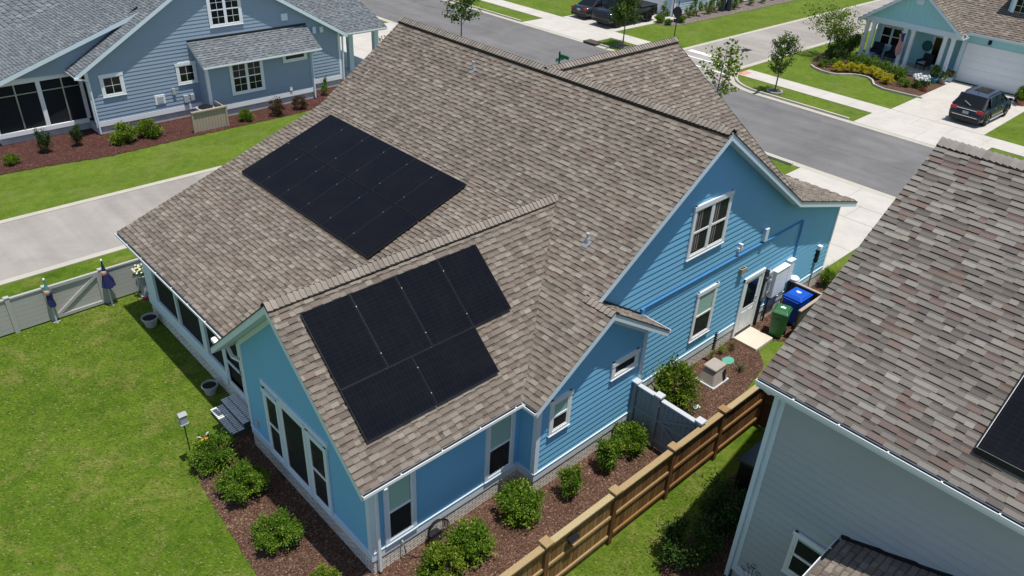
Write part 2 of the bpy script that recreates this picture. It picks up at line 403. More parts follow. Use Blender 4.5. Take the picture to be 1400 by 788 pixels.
def deck(parent,plane,pieces,th=.20,mat='trim',name='roof_deck',mb=None):
    a,b,c=plane; own=mb is None; mb=mb or MB()
    for p in pieces:
        mb.prism(ccw(list(p)),lambda x,y:a+b*x+c*y-th,lambda x,y:a+b*x+c*y-.003)
    if own: return mb.build(name,mat,parent)
def ridge(parent,p,q,pal='brown',seed=3,vent=None,w=.165,drop=.6,lift=.075):
    # overlapping cap shingles bent over the ridge, and a black vent strip under them
    rng=random.Random(seed); p=Vector(p);q=Vector(q); L=(q-p).length; d=(q-p)/L; a=d.cross(Vector((0,0,1))).normalized()
    mb=MB(); n=int(L/.125); pool=[c for c,_ in PAL[pal]]
    for i in range(n):
        s=i*L/n; e=(i+1)*L/n+.03; c=[sum(q[i] for q in pool)/len(pool) for i in range(3)]; j=rng.uniform(.85,1.15); c=tuple(v*j*1.0 for v in c)
        z0=lift+.004; z1=lift+.036
        A=p+d*s+Vector((0,0,z1)); B=p+d*e+Vector((0,0,z0)); dn=Vector((0,0,-w*drop))
        for sg in (-1,1):
            o=a*w*sg+dn
            pts=[A,A+o*.35+Vector((0,0,w*.06)),A+o,B+o,B+o*.35+Vector((0,0,w*.06)),B]
            mb.face([pts[0],pts[1],pts[4],pts[5]],c); mb.face([pts[1],pts[2],pts[3],pts[4]],c)
            t=Vector((0,0,-.026)); cd=tuple(v*.2 for v in c)
            mb.face([pts[0],pts[1],pts[1]+t,pts[0]+t],cd); mb.face([pts[1],pts[2],pts[2]+t,pts[1]+t],cd)
            mb.face([pts[2],pts[3],pts[3]+t*2,pts[2]+t*2],cd)
    o=mb.build('ridge_cap','shingle',parent,recalc=False)
    if vent:
        v0,v1=vent; vb=MB()
        for sg in (-1,1):
            A=p+d*v0; B=p+d*v1; off=a*sg*(w*.93); dz=Vector((0,0,-w*.93*drop+.0))
            mid=off*.25+dz*.25
            up=Vector((0,0,lift-.002)); lo=Vector((0,0,-.05)); off=off*1.12
            vs=[A+mid+lo,A+mid+up,A+off+dz+up,A+off+dz+lo]; ws=[B+mid+lo,B+mid+up,B+off+dz+up,B+off+dz+lo]
            vb.mesh(vs+ws,[(0,1,2,3),(4,7,6,5),(0,4,5,1),(1,5,6,2),(2,6,7,3),(3,7,4,0)])
        vb.build('ridge_vent','black',parent)
    return o
class Fr:                      # a wall frame: s along the wall, z up, n outwards
    def __init__(f,o,t,n): f.o=o;f.t=t;f.n=n
    def __call__(f,s,n,z): return (f.o[0]+f.t[0]*s+f.n[0]*n, f.o[1]+f.t[1]*s+f.n[1]*n, z)
def wall(parent,fr,polys,mat,name='wall',lap=.178,th=.12,z0=None,vertical=False,lt=.024):
    mb=MB()
    for poly in polys:
        poly=ccw(list(poly)); n=len(poly)
        vs=[fr(s,-th,z) for s,z in poly]+[fr(s,.001,z) for s,z in poly]
        mb.mesh(vs,[tuple(range(n))[::-1],tuple(range(n,2*n))]+[(i,(i+1)%n,n+(i+1)%n,n+i) for i in range(n)])
        if lap:
            zmin=min(p[1] for p in poly); zmax=max(p[1] for p in poly); s0=min(p[0] for p in poly)-1; s1=max(p[0] for p in poly)+1
            z=z0 if z0 is not None else zmin
            while z<zmax:
                if not vertical:
                    q=clipto([(s0,z),(s1,z),(s1,z+lap),(s0,z+lap)],poly)
                    if len(q)>2:
                        P=[fr(s,lt-(lt-.004)*(t-z)/lap,t) for s,t in q]; mb.face(P)
                        qq=sorted([p for p in q if abs(p[1]-z)<1e-4])
                        if len(qq)>1: 
                            a,b=qq[0],qq[-1]; mb.face([fr(a[0],lt,z),fr(b[0],lt,z),fr(b[0],.0,z),fr(a[0],.0,z)])
                z+=lap
    return mb.build(name,mat,parent,recalc=False)
def fb(mb,fr,s0,s1,z0,z1,n0,n1,col=None): mb.box(s0,s1,n0,n1,z0,z1,T=lambda a,b,c:fr(a,b,c),col=col)
def window(parent,fr,s0,s1,z0,z1,cols=1,double=True,grid=None,tw=.10,blind=None,trim='trim',head=.13,sill=True,fixed=(),frame='vinyl',glass='glass',nb=.022,blindh=.5,curtain=False):
    # outer size includes the casing; returns the window part
    mb=MB(); n0,n1=.0+nb,.045+nb
    fb(mb,fr,s0,s0+tw,z0,z1,n0,n1); fb(mb,fr,s1-tw,s1,z0,z1,n0,n1)
    fb(mb,fr,s0-.02,s1+.02,z1-head,z1,n0,n1+.012); fb(mb,fr,s0+tw,s1-tw,z0,z0+.09,n0,n1+.002)
    if sill: fb(mb,fr,s0-.01,s1+.01,z0-.03,z0,n0,n1+.015)
    a0,a1=s0+tw,s1-tw; b0,b1=z0+.09,z1-head
    cw=(a1-a0)/cols
    for i in range(1,cols): fb(mb,fr,a0+i*cw-.035,a0+i*cw+.035,b0,b1,n0,n1-.004)
    w=mb.build('window',trim,parent)
    sa=MB(); gl=MB(); it=MB(); bl=MB()
    for i in range(cols):
        c0=a0+i*cw+(.035 if i else 0); c1=a0+(i+1)*cw-(.035 if i<cols-1 else 0)
        fw=.04
        fb(sa,fr,c0,c0+fw,b0,b1,n0,.036+nb); fb(sa,fr,c1-fw,c1,b0,b1,n0,.036+nb)
        fb(sa,fr,c0+fw,c1-fw,b0,b0+fw,n0,.036+nb); fb(sa,fr,c0+fw,c1-fw,b1-fw,b1,n0,.036+nb)
        d=double and i not in fixed; mid=(b0+b1)/2
        if d: fb(sa,fr,c0+fw,c1-fw,mid-.028,mid+.028,n0,.040+nb)
        if grid:
            gx,gz=grid
            rg=[(b0+fw,mid-.028),(mid+.028,b1-fw)] if d else [(b0+fw,b1-fw)]
            for (u,v) in rg:
                for k in range(1,gx): x=c0+fw+(c1-c0-2*fw)*k/gx; fb(sa,fr,x-.009,x+.009,u,v,.02+nb,.034+nb)
                for k in range(1,gz): z=u+(v-u)*k/gz; fb(sa,fr,c0+fw,c1-fw,z-.009,z+.009,.021+nb,.033+nb)
        fb(gl,fr,c0+fw,c1-fw,b0+fw,b1-fw,.026+nb,.030+nb)
        fb(it,fr,c0+fw,c1-fw,b0+fw,b1-fw,.001+nb,.017+nb)
        if blind:
            zb=b0+(b1-b0)*(1-blindh) if i not in fixed else b1-.3
            if i not in fixed: fb(bl,fr,c0+fw+.01,c1-fw-.01,zb,b1-fw,.018+nb,.022+nb)
    sa.build('sash',frame,w); gl.build('pane',glass,w); it.build('interior','interior',w)
    if blind: bl.build('blind','blind',w)
    if curtain:
        cu=MB()
        for i in range(cols):
            c0=a0+i*cw+.08
            for k in range(3): fb(cu,fr,c0+k*.1,c0+k*.1+.05,b0+.1,b1-.05,.018+nb,.0225+nb)
        cu.build('curtain','curtain',w)
    return w
def gutter(parent,p,q,out,name='gutter',w=.080,h=.066,br=.9):
    # K-style gutter: open trough with a bright front lip and hangers
    p=Vector(p);q=Vector(q);o=Vector(out); mb=MB()
    def strip(a0,a1,z0,z1):
        vs=[]
        for c in (p,q):
            for (a,z) in ((a0,z0),(a1,z0),(a1,z1),(a0,z1)): vs.append(c+o*a+Vector((0,0,z)))
        mb.mesh(vs,[(0,3,2,1),(4,5,6,7),(0,1,5,4),(1,2,6,5),(2,3,7,6),(3,0,4,7)])
    strip(0,.006,-h,0); strip(.006,w-.016,-h,-h+.008); mb.build(name+'_trough','gutterin',parent); mb=MB()
    strip(w-.016,w,-h,.005)
    d=(q-p).normalized(); L=(q-p).length
    for e in (0,L-.008):
        a=p+d*e; b=a+d*.008
        vs=[c+o*x+Vector((0,0,z)) for c in (a,b) for x,z in ((.006,-h+.008),(w-.016,-h+.008),(w-.016,0),(.006,0))]
        mb.mesh(vs,[(0,3,2,1),(4,5,6,7),(0,1,5,4),(1,2,6,5),(2,3,7,6),(3,0,4,7)])
    k=br
    while k<L:
        c=p+d*k; mb.bar(c+o*.03+Vector((0,0,.004)),c+o*w+Vector((0,0,.010)),.028,.008); k+=br*1.15
    return mb.build(name,'white',parent)

CAM={'cx': -5.8863, 'cy': -9.7656, 'cz': 14.4216, 'yaw': 45.3724, 'pitch': -31.8476, 'roll': 3.0236, 'f': 1067.9582}
EXPO=0.0
# ---------------------------------------------------------------- world, sun, camera
w=bpy.data.worlds.new('World'); scn.world=w; w.use_nodes=True
nt=w.node_tree; bg=nt.nodes['Background']; sky=nt.nodes.new('ShaderNodeTexSky'); sky.sky_type='NISHITA'; sky.sun_disc=False
SUN=Vector((.045,-.218,1)).normalized(); el=math.asin(SUN.z); az=math.atan2(SUN.x,SUN.y)
sky.sun_elevation=el; sky.sun_rotation=az; nt.links.new(sky.outputs[0],bg.inputs[0]); bg.inputs[1].default_value=.125
ld=bpy.data.lights.new('sun','SUN'); ld.energy=4.5; ld.angle=R(.6); ld.color=(1,.965,.90)
lo=bpy.data.objects.new('sun',ld); C.objects.link(lo); lo.rotation_euler=SUN.to_track_quat('Z','Y').to_euler(); lo.location=(0,0,40)
cd=bpy.data.cameras.new('camera'); cam=bpy.data.objects.new('camera',cd); C.objects.link(cam); scn.camera=cam
yaw,pit,rol=R(CAM['yaw']),R(CAM['pitch']),R(CAM['roll'])
f=Vector((math.cos(yaw)*math.cos(pit),math.sin(yaw)*math.cos(pit),math.sin(pit))); rt=Vector((math.sin(yaw),-math.cos(yaw),0)); up=rt.cross(f)
r2=rt*math.cos(rol)+up*math.sin(rol); u2=-rt*math.sin(rol)+up*math.cos(rol)
cam.matrix_world=Matrix(((r2.x,u2.x,-f.x,CAM['cx']),(r2.y,u2.y,-f.y,CAM['cy']),(r2.z,u2.z,-f.z,CAM['cz']),(0,0,0,1)))
cd.sensor_width=36; cd.lens=CAM['f']/1400*36; cd.clip_end=600; cd.clip_start=.1
scn.view_settings.view_transform='Standard'; scn.view_settings.look='None'; scn.view_settings.gamma=1; scn.view_settings.exposure=EXPO
scn.cycles.use_denoising=True
scn.cycles.max_bounces=6; scn.cycles.transparent_max_bounces=12
# ---------------------------------------------------------------- ground
def sheet(name,polys,z,mat,jit=0,kind='structure',th=None,seed=0,bev=None):
    rng=random.Random(seed); mb=MB()
    for poly in polys:
        poly=ccw(list(poly))
        if jit:
            out=[]
            for i in range(len(poly)):
                a=Vector(poly[i]);b=Vector(poly[(i+1)%len(poly)]); n=max(1,int((b-a).length/.10))
                nn=Vector((-(b-a).y,(b-a).x)).normalized()
                for k in range(n):
                    p=a.lerp(b,k/n)+nn*rng.uniform(-jit,jit); out.append((p.x,p.y))
            poly=out
        if th: mb.prism(poly,z-th,z)
        else: mb.face([(x,y,z) for x,y in poly])
    o=mb.build(name,mat,recalc=bool(th)); tag(o,kind=kind); return o
def rect(x0,x1,y0,y1): return [(x0,y0),(x1,y0),(x1,y1),(x0,y1)]
def arc(cx,cy,r,a0,a1,n=10): return [(cx+r*math.cos(R(a0+(a1-a0)*i/n)),cy+r*math.sin(R(a0+(a1-a0)*i/n))) for i in range(n+1)]
def ribbon(mb,pts,w0,w1,z0,z1):    # band following pts, offset w0..w1 to the left
    P=[Vector(p) for p in pts]; L=[];Rr=[]
    for i,p in enumerate(P):
        d=(P[min(i+1,len(P)-1)]-P[max(i-1,0)]).normalized(); n=Vector((-d.y,d.x)); L.append(p+n*w0); Rr.append(p+n*w1)
    for i in range(len(P)-1):
        q=[L[i],L[i+1],Rr[i+1],Rr[i]]
        mb.prism([(v.x,v.y) for v in ccw([tuple(v) for v in q]) ] if False else ccw([(v.x,v.y) for v in q]),z0,z1)
g=MB(); g.face([(-300,-300,0),(400,-300,0),(400,400,0),(-300,400,0)]); struct('ground',g,'lawn2',recalc=False)
sheet('lawn',[rect(-22,12.5,-22,17.55)],.006,'lawn')
rng=random.Random(77); mb=MB()
def inbed(x,y): return (x>-1.98+max(0,(y-1.8))*.09 and y<5.95 and y>-2.75) or (x>-.38)
for k in range(46000):
    x=rng.uniform(-8,.4); y=rng.uniform(-1.2,14.3)
    if inbed(x,y) and not (x<.35 and y>7.3): continue
    a=rng.uniform(0,6.28); h=rng.uniform(.008,.028); w_=rng.uniform(.012,.03); t=.15+.85*rng.random(); ca,sa=math.cos(a),math.sin(a); l=rng.choice((-1,1))*rng.uniform(.02,.05)
    mb.face([(x-ca*w_,y-sa*w_,.005),(x+ca*w_,y+sa*w_,.005),(x+ca*w_*.3+l,y+sa*w_*.3-l,h),(x-ca*w_*.3+l,y-sa*w_*.3-l,h)],(t,t,t))
for k in range(9000):
    x=rng.uniform(-1,8.5); y=rng.uniform(-4.6,-2.86)
    if y<-3.9+(x-5)*.2 and x>4.6: continue
    a=rng.uniform(0,6.28); h=rng.uniform(.008,.028); w_=rng.uniform(.012,.03); t=.15+.85*rng.random(); ca,sa=math.cos(a),math.sin(a); l=rng.choice((-1,1))*rng.uniform(.02,.05)
    mb.face([(x-ca*w_,y-sa*w_,.005),(x+ca*w_,y+sa*w_,.005),(x+ca*w_*.3+l,y+sa*w_*.3-l,h),(x-ca*w_*.3+l,y-sa*w_*.3-l,h)],(t,t,t))
tag(mb.build('grass_blades','grassblade',recalc=False),'short lawn grass','grass',kind='stuff')
# main street and cross street
SW,SE=29.30,37.10
sheet('street',[rect(SW,SE,-60,110)],.008,'asphalt')
side=[(SE,13.2)]+arc(40.6,13.75,3.55,180,90,8)[1:]+[(120,17.3),(120,22.75),(40.4,22.75)]+arc(40.0,25.75,3.0,270,180,8)[1:]+[(SE,25.9)]
sheet('side_street',[side],.012,'asphalt_light')
alley=[(SW,14.6)]+arc(26.4,14.9,2.9,0,90,8)+[(-60,17.95),(-60,22.65),(26.6,22.1)]+arc(26.6,24.9,2.8,270,360,8)+[(SW,25)]
sheet('alley',[alley],.012,'asphalt_light')
mb=MB()   # ribbon kerbs of alley and cross street
ribbon(mb,[(27,22.10),(-60,22.65)],0,-.28,0,.035); ribbon(mb,[(26.4,17.82),(-60,17.95)],.28,0,0,.035)
ribbon(mb,[(40.6,17.3),(120,17.3)],-.02,.34,0,.03); ribbon(mb,[(40.4,22.75),(120,22.75)],-.34,.02,0,.03)
struct('alley_edge_kerb',mb,'kerb')
mb=MB()   # street kerbs with gutter pans
ccurve=[(SE,-60),(SE,13.9)]+arc(40.6,13.75,3.5,180,95,8)
ribbon(mb,ccurve,-.42,0,0,.022)
ribbon(mb,[(SE,25.9),(SE,110)],-.42,0,0,.022); ribbon(mb,arc(40.0,25.75,2.9,265,180,8),.0,-.42,0,.022)
ribbon(mb,[(SW,-60),(SW,14.6)],0,.45,0,.022); ribbon(mb,[(SW,25),(SW,110)],0,.45,0,.022)
struct('gutter_pan',mb,'kerb')
mb=MB()
ribbon(mb,[(SE,7.9),(SE,13.9)]+arc(40.6,13.75,3.5,180,108,8),-.58,-.42,0,.13)
ribbon(mb,[(SE,-60),(SE,-.3)],-.58,-.42,0,.13); ribbon(mb,[(SE,34.9),(SE,110)],-.58,-.42,0,.13)
ribbon(mb,[(SE,25.9),(SE,27.6)],-.58,-.42,0,.13)
ribbon(mb,[(SW,6.4),(SW,14.6)],.45,.60,0,.13); ribbon(mb,[(SW,25),(SW,34)],.45,.60,0,.13)
struct('kerb',mb,'kerb')
# pavements and driveways (slabs with joints)
def slabs(name,x0,x1,y0,y1,dx,dy,z,mat='concrete',j=.012):
    mb=MB(); nx=max(1,round((x1-x0)/dx)); ny=max(1,round((y1-y0)/dy)); sx=(x1-x0)/nx; sy=(y1-y0)/ny
    for i in range(nx):
        for k in range(ny): mb.box(x0+i*sx+j/2,x0+(i+1)*sx-j/2,y0+k*sy+j/2,y0+(k+1)*sy-j/2,.0,z)
    return struct(name,mb,mat)
slabs('sidewalk',39.9,41.55,-60,16.9,1.7,1.9,.03); slabs('sidewalk',39.9,41.55,25.1,100,1.7,1.9,.03)
slabs('driveway',41.56,51.0,2.0,7.25,3.2,2.65,.034); slabs('driveway',37.51,39.89,1.0,7.6,2.2,3.3,.034)
slabs('driveway',41.56,49.4,28.7,34.2,3.2,2.75,.034); slabs('driveway',37.51,39.89,27.6,34.7,2.2,3.5,.034)
slabs('driveway',19.9,25.4,.3,6.0,2.75,2.8,.030); slabs('sidewalk',25.41,26.95,-60,6.0,1.55,2.0,.030); slabs('driveway',26.96,28.84,-.2,6.0,1.9,2.9,.030)
slabs('sidewalk',25.41,26.95,6.01,15.6,1.55,2.0,.030)
slabs('sidewalk',19.2,28.84,31.5,40,1.9,2.1,.026)
mb=MB(); mb.box(49.9,51.2,7.25,10.5,0,.03); struct('front_walk',mb,'concrete')
# painted markings
def mark(name,polys,label):
    o=sheet(name,polys,.020,'paint_mark',kind='structure'); return o
mark('stop_line',[rect(41.9,42.45,19.9,22.2)],'')
mark('crosswalk_line',[rect(40.75,40.95,17.6,22.3)],''); mark('crosswalk_line',[rect(39.15,39.35,17.2,22.3)],'')
sheet('tactile_paving',[rect(40.0,41.0,16.35,16.88)],.036,'red_pad')
# lawn between the kerb and the pavement, and the planted beds
sheet('mulch_bed',[[(-1.95,-2.6),(-1.9,1.8),(-1.72,4.4),(-1.55,5.9),(-.7,6.15),(-.36,5.86),(0.2,5.86),(.3,.3),(4.6,.3),(8,.3),(13.9,.3),(13.95,-.95),(13.35,-1.5),(12.2,-1.75),(10.9,-1.95),(9.6,-2.35),(8.0,-2.72),(0,-2.72),(-.5,-2.75)]],.022,'mulch',jit=.025,seed=2)
sheet('mulch_bed',[[(14.78,.02),(14.78,-.93),(15.2,-1.35),(19.0,-.75),(20.2,-.9),(20.2,.2)]],.022,'mulch',jit=.03,seed=3)
sheet('mulch_bed',[[(-4,27.0),(.0,27.05),(1.3,26.95),(3.9,26.45),(7.3,26.6),(13.2,26.55),(16.8,26.9),(19.0,29.6),(19.0,33.5),(-4,33.5)]],.022,'mulch_dark',jit=.04,seed=4)
sheet('mulch_bed',[[(4.3,-4.6),(4.9,-4.0),(6.3,-3.9),(8.0,-3.55),(9.4,-3.4),(10.8,-3.3),(10.8,-6),(4.0,-6)]],.022,'mulch',jit=.04,seed=5)
sheet('mulch_bed',[[(45.3,7.1),(45.1,8.5),(45.05,9.5),(45.6,10.3),(46.55,11.0),(46.6,11.6),(46.35,12.1),(45.5,12.7),(45.3,13.1),(45.35,14.0),(46.0,14.9),(48.5,15.9),(51,16.2),(51,7.3)]],.022,'mulch',jit=.03,seed=6)
sheet('mulch_bed',[[(46.4,29.4),(46.5,27.4),(49,27.1),(66,27.1),(66,29.5)]],.022,'mulch_grey',jit=.05,seed=7)
sheet('mulch_bed',[[(20.5,29.5),(24.5,30),(25,31.3),(20.5,31.3)]],.034,'mulch',jit=.04,seed=8)
for i,(x,y,r) in enumerate(((38.8,25.4,.75),)):
    sheet('mulch_bed',[[(x+r*math.cos(t*.4)*.8,y+r*math.sin(t*.4)*1.1) for t in range(16)]],.024,'mulch_grey',jit=.05,seed=9)
mb=MB()
pts=[(45.24,6.96),(45.16,7.4),(45.03,8.53),(44.98,9.3),(45.35,10.1),(46.2,10.6),(46.62,11.1),(46.6,11.6),(46.39,12.04),(45.6,12.6),(45.3,13.0),(45.3,13.7),(45.6,14.4),(46.02,14.88)]
ribbon(mb,pts,-.06,.06,0,.13); tag(mb.build('bed_edging','kerb'),'wavy pale concrete edging around the flower bed of the teal house','edging')
# drain covers
dr=thing('street_drain','dark square grate in the pale cross street','drain',(45.75,19.87,.014))
mb=MB(); mb.box(45.35,46.15,19.55,20.15,.010,.022); mb.build('grate_plate','binwood',dr)
mb=MB()
for k in range(7): mb.box(45.4+k*.105,45.44+k*.105,19.58,20.12,.022,.032)
mb.build('grate_bar','darkmetal',dr)
dr=thing('kerb_inlet','dark open storm drain inlet in the kerb beside the young street tree','drain',(37.3,27.3,0))
mb=MB(); mb.box(37.1,37.9,26.7,27.9,.10,.17); mb.build('lid','binwood',dr); mb=MB(); mb.box(37.12,37.85,26.75,27.85,.0,.10); mb.build('opening','black',dr)

# ---------------------------------------------------------------- the blue house
H=thing('blue_house','large blue lap siding house with brown shingle roofs and solar arrays, in the middle','house',(10,6,0))
s1,s3,s2=.676,.348,.868; XR,ZR=10.745,7.79; YN=13.253; XK=7.234; ZK=ZR-s1*(XR-XK)
yR,zR=2.676,5.819; OV=-.353
P1=(ZR-s1*XR,s1,0); P3=(ZK-s3*XK,s3,0); P2=(zR-s2*yR,0,s2); P2b=(zR+s2*yR,0,-s2)
XE=.022; XEV=3.82; OE=-.447
p1=[[(7.83,OV),(XR,OV),(XR,YN),(7.83,YN)],[(XK,3.14),(7.83,yR),(7.83,YN),(XK,YN)],[(3.94,OV),(7.83,OV),(7.83,yR)],[(XEV,-.92),(6.19,-.92),(6.19,OV),(3.94,OV),(XEV,OE)]]
yv=2.676+(zR-(P3[0]+P3[1]*XE))/s2
p3=[[(XK,3.14),(XK,YN),(XE,YN),(XE,yv)]]
p2=[[(-.42,yR),(-.42,OE),(XEV,OE),(7.83,yR)]]; p2b=[[(-.42,yR),(7.83,yR),(XK,3.14),(XE,yv),(-.42,yv)]]
s7=.644; P7=(4.71+s7*6.19,-s7,0); p7=[[(6.19,-.92),(8.55,-.92),(8.55,.0),(6.19,.0)]]
P4=(ZR+s1*XR,-s1,0); XF=15.57; ZF=P4[0]+P4[1]*XF; s5=.295; P5=(ZF+s5*XF,-s5,0); XEF=19.91
p4=[[(XR,OV),(XF,OV),(XF,1.12),(XR,6.06)],[(XR,6.06),(XF,11.0),(XF,YN),(XR,YN)]]
p5=[[(XF,OV),(XEF,OV),(XEF,.53),(XF,.53)],[(XF,.53),(16.9,.53),(XF,1.12)],[(16.55,.53),(XEF,.53),(XEF,12.4),(16.55,12.4)]]
s6=.66; P6=(ZR-s6*6.06,0,s6); P6b=(ZR+s6*6.06,0,-s6); p6=[[(XR,6.06),(XF,1.12),(16.9,.53),(16.9,6.06)]]; p6b=[[(XR,6.06),(16.9,6.06),(16.9,11.59),(XF,11.0)]]
rm=MB()
for pl,pc in ((P1,p1),(P3,p3),(P2,p2),(P2b,p2b),(P7,p7),(P4,p4),(P5,p5),(P6,p6),(P6b,p6b)): deck(H,pl,pc,mb=rm,th=.19)
roof=rm.build('roof','trim',H)
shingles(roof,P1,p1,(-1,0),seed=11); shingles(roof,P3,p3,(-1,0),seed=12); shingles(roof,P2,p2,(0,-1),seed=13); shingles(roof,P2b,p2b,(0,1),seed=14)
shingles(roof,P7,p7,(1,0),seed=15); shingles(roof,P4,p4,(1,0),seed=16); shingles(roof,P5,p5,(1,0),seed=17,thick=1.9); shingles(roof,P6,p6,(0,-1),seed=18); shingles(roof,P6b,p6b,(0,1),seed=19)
ridge(roof,(XR,OV+.02,ZR),(XR,YN,ZR),seed=1,vent=(.85,13.25),drop=s1)
ridge(roof,(-.42,yR,zR),(7.95,yR,zR),seed=2,vent=(1.0,6.55),drop=s2,w=.15,lift=.045)
ridge(roof,(XR-.1,6.06,ZR),(16.9,6.06,ZR),seed=4,vent=(1.3,5.6),drop=s6)
ridge(roof,(6.19,-.92,4.71),(6.19,-.02,4.71),seed=5,drop=.64,lift=.012,w=.14)
# dark drip edge on the rakes
mb=MB()
def drip(mb,p,q): mb.bar(Vector(p)+Vector((0,0,.002)),Vector(q)+Vector((0,0,.002)),.03,.02)
drip(mb,(XR,OV-.005,ZR),(XF,OV-.005,ZF)); drip(mb,(XF,OV-.005,ZF),(XEF,OV-.005,3.25)); mb.build('drip_edge','black',roof); mb=MB(); drip(mb,(-.425,yR,zR),(-.425,yv,zR-s2*(yv-yR))); mb.build('drip_edge','black',roof); mb=MB()
drip(mb,(6.19,-.925,4.71),(8.55,-.925,3.19)); mb.build('drip_edge','black',roof); mb=MB(); drip(mb,(16.905,6.06,ZR),(16.905,.53,4.14))
mb.build('drip_edge','black',roof)
mb=MB(); mb.bar((6.2,-.045,4.74),(8.5,-.045,3.26),.09,.05); mb.build('flashing','black',roof)
gutter(roof,(-.42,OE,3.09),(XEV-.02,OE,3.09),(0,-1,0)); gutter(roof,(XEV,OE-.1,3.09),(XEV,-.92,3.09),(-1,0,0))
gutter(roof,(XE,YN,2.885),(XE,yv+.06,2.885),(-1,0,0)); gutter(roof,(8.55,-.92,3.17),(8.55,.0,3.17),(1,0,0)); gutter(roof,(XEF,OV,3.23),(XEF,12.4,3.23),(1,0,0))
# downspouts
def downspout(parent,pts,mat='white',w=.075): 
    mb=MB()
    for a,b in zip(pts,pts[1:]): mb.bar(a,b,w,w*.8)
    return mb.build('downspout',mat,parent)
downspout(H,[(.08,-.52,3.0),(.1,-.3,2.85),(.12,-.08,2.75),(.12,-.08,.12)])
downspout(H,[(-.02,yv+.05,2.82),(-.06,5.7,2.66),(.06,5.42,2.6),(.12,5.42,.3)],w=.08)
mb=MB(); mb.bar((-.16,6.5,2.80),(-.13,6.2,2.70),.13,.13); mb.build('gutter_outlet','white',H,bevel=.03)
downspout(H,[(8.45,-.2,3.05),(8.3,-.06,2.85)],w=.07)
FS=Fr((0,0),(1,0),(0,-1)); FB=Fr((0,-.569),(1,0),(0,-1)); FR=Fr((0,0),(0,1),(-1,0)); FBR=Fr((4.25,0),(0,1),(-1,0)); FP=Fr((.41,0),(0,1),(-1,0)); FBX=Fr((8.08,0),(0,1),(1,0)); FF=Fr((19.43,0),(0,1),(1,0)); FN=Fr((0,12.85),(1,0),(0,1)); FG=Fr((16.5,0),(0,1),(1,0))
ZS=.474
wall(H,FR,[[(0,ZS),(5.33,ZS),(5.33,3.31),(yR,5.62),(0,3.30)]],'siding_blue',z0=ZS)
wall(H,FS,[[(0,ZS),(4.25,ZS),(4.25,3.29),(0,3.29)]],'siding_blue',z0=ZS)
wall(H,FBR,[[(-.569,ZS),(0,ZS),(0,3.2),(-.569,3.2)]],'siding_blue',z0=ZS)
wall(H,FB,[[(4.25,ZS),(8.08,ZS),(8.08,3.28),(6.19,4.51),(4.25,3.2)]],'siding_blue',z0=ZS)
wall(H,FBX,[[(-.569,ZS),(0,ZS),(0,3.25),(-.569,3.25)]],'siding_blue',z0=ZS)
wall(H,FS,[[(4.25,ZS),(15.57,ZS),(15.57,4.32),(XR,7.59),(4.25,3.18)],[(15.57,ZS),(19.43,ZS),(19.43,3.18),(15.57,4.32)]],'siding_blue',z0=ZS)
wall(H,FF,[[(0,ZS),(12.4,ZS),(12.4,3.15),(0,3.15)]],'siding_blue',z0=ZS)
wall(H,FG,[[(.8,4.1),(11.3,4.1),(6.06,7.55)]],'siding_blue',z0=ZS)
wall(H,FN,[[(.41,ZS),(19.4,ZS),(19.4,2.8),(XR,7.5),(7.2,5.2),(.41,2.85)]],'siding_blue',z0=ZS)
# closed core so that nothing shows through
mb=MB(); mb.box(.6,19.2,.2,12.6,0.05,2.7); mb.box(.2,3.9,.2,5.1,.05,2.9); mb.box(4.4,7.9,-.4,.3,.05,2.9); mb.build('inner_core','interior',H)
# trim: skirt boards, corner boards, friezes
mb=MB()
def skirt(fr,a,b,z=ZS,h=.21): fb(mb,fr,a,b,z-.02,z+h,-.02,.035); fb(mb,fr,a,b,z+h,z+h+.02,.0,.05)
skirt(FR,-.03,5.33); skirt(FS,0,4.25); skirt(FBR,-.60,-.04); skirt(FB,4.22,8.11); skirt(FS,8.08,13.72); skirt(FS,14.87,19.46); skirt(FF,0,12.4); skirt(FBX,-.56,-.04)
def cboard(fr,a,b,z0,z1,n=.034): fb(mb,fr,a,b,z0,z1,-.015,n)
cboard(FR,-.034,.10,ZS+.23,3.28); cboard(FS,0.0,.14,ZS+.23,3.28,.036); cboard(FR,5.22,5.33,ZS+.23,3.3)
cboard(FB,4.216,4.35,ZS+.23,3.2); cboard(FBR,-.565,-.47,ZS+.23,3.18,.036); cboard(FB,7.98,8.114,ZS+.23,3.25); cboard(FBX,-.6,-.47,ZS+.23,3.2,.036)
cboard(FS,19.36,19.466,ZS+.23,3.2)
fb(mb,FS,.14,4.0,3.12,3.29,.0,.03)   # frieze under the eave
for fr,pts in ((FR,[(-.0,3.30),(yR,5.62),(5.33,3.31)]),(FB,[(4.25,3.2),(6.19,4.51),(8.08,3.28)]),(FS,[(6.3,4.57),(XR,7.58),(15.57,4.32),(19.43,3.18)])):
    for (a,za),(b,zb) in zip(pts,pts[1:]):
        h=.15; vs=[fr(a,.0,za-h),fr(b,.0,zb-h),fr(b,.0,zb),fr(a,.0,za),fr(a,.03,za-h),fr(b,.03,zb-h),fr(b,.03,zb),fr(a,.03,za)]
        if fr is not FS: mb.mesh(vs,[(0,3,2,1),(4,5,6,7),(0,1,5,4),(1,2,6,5),(2,3,7,6),(3,0,4,7)])
mb.build('corner_and_skirt_trim','trim',H)
mb=MB()
def brk(fr,a,b,z=ZS-.02): fb(mb,fr,a,b,0,z,-.1,.012)
brk(FR,0,5.33); brk(FS,0,4.25); brk(FBR,-.57,-.01); brk(FB,4.25,8.08); brk(FS,8.2,19.43); brk(FF,0,12.4); brk(FP,5.33,12.85); brk(FBX,-.55,-.02); brk(FN,.5,19.3)
mb.build('brick_foundation','brick',H,uvbox=True)
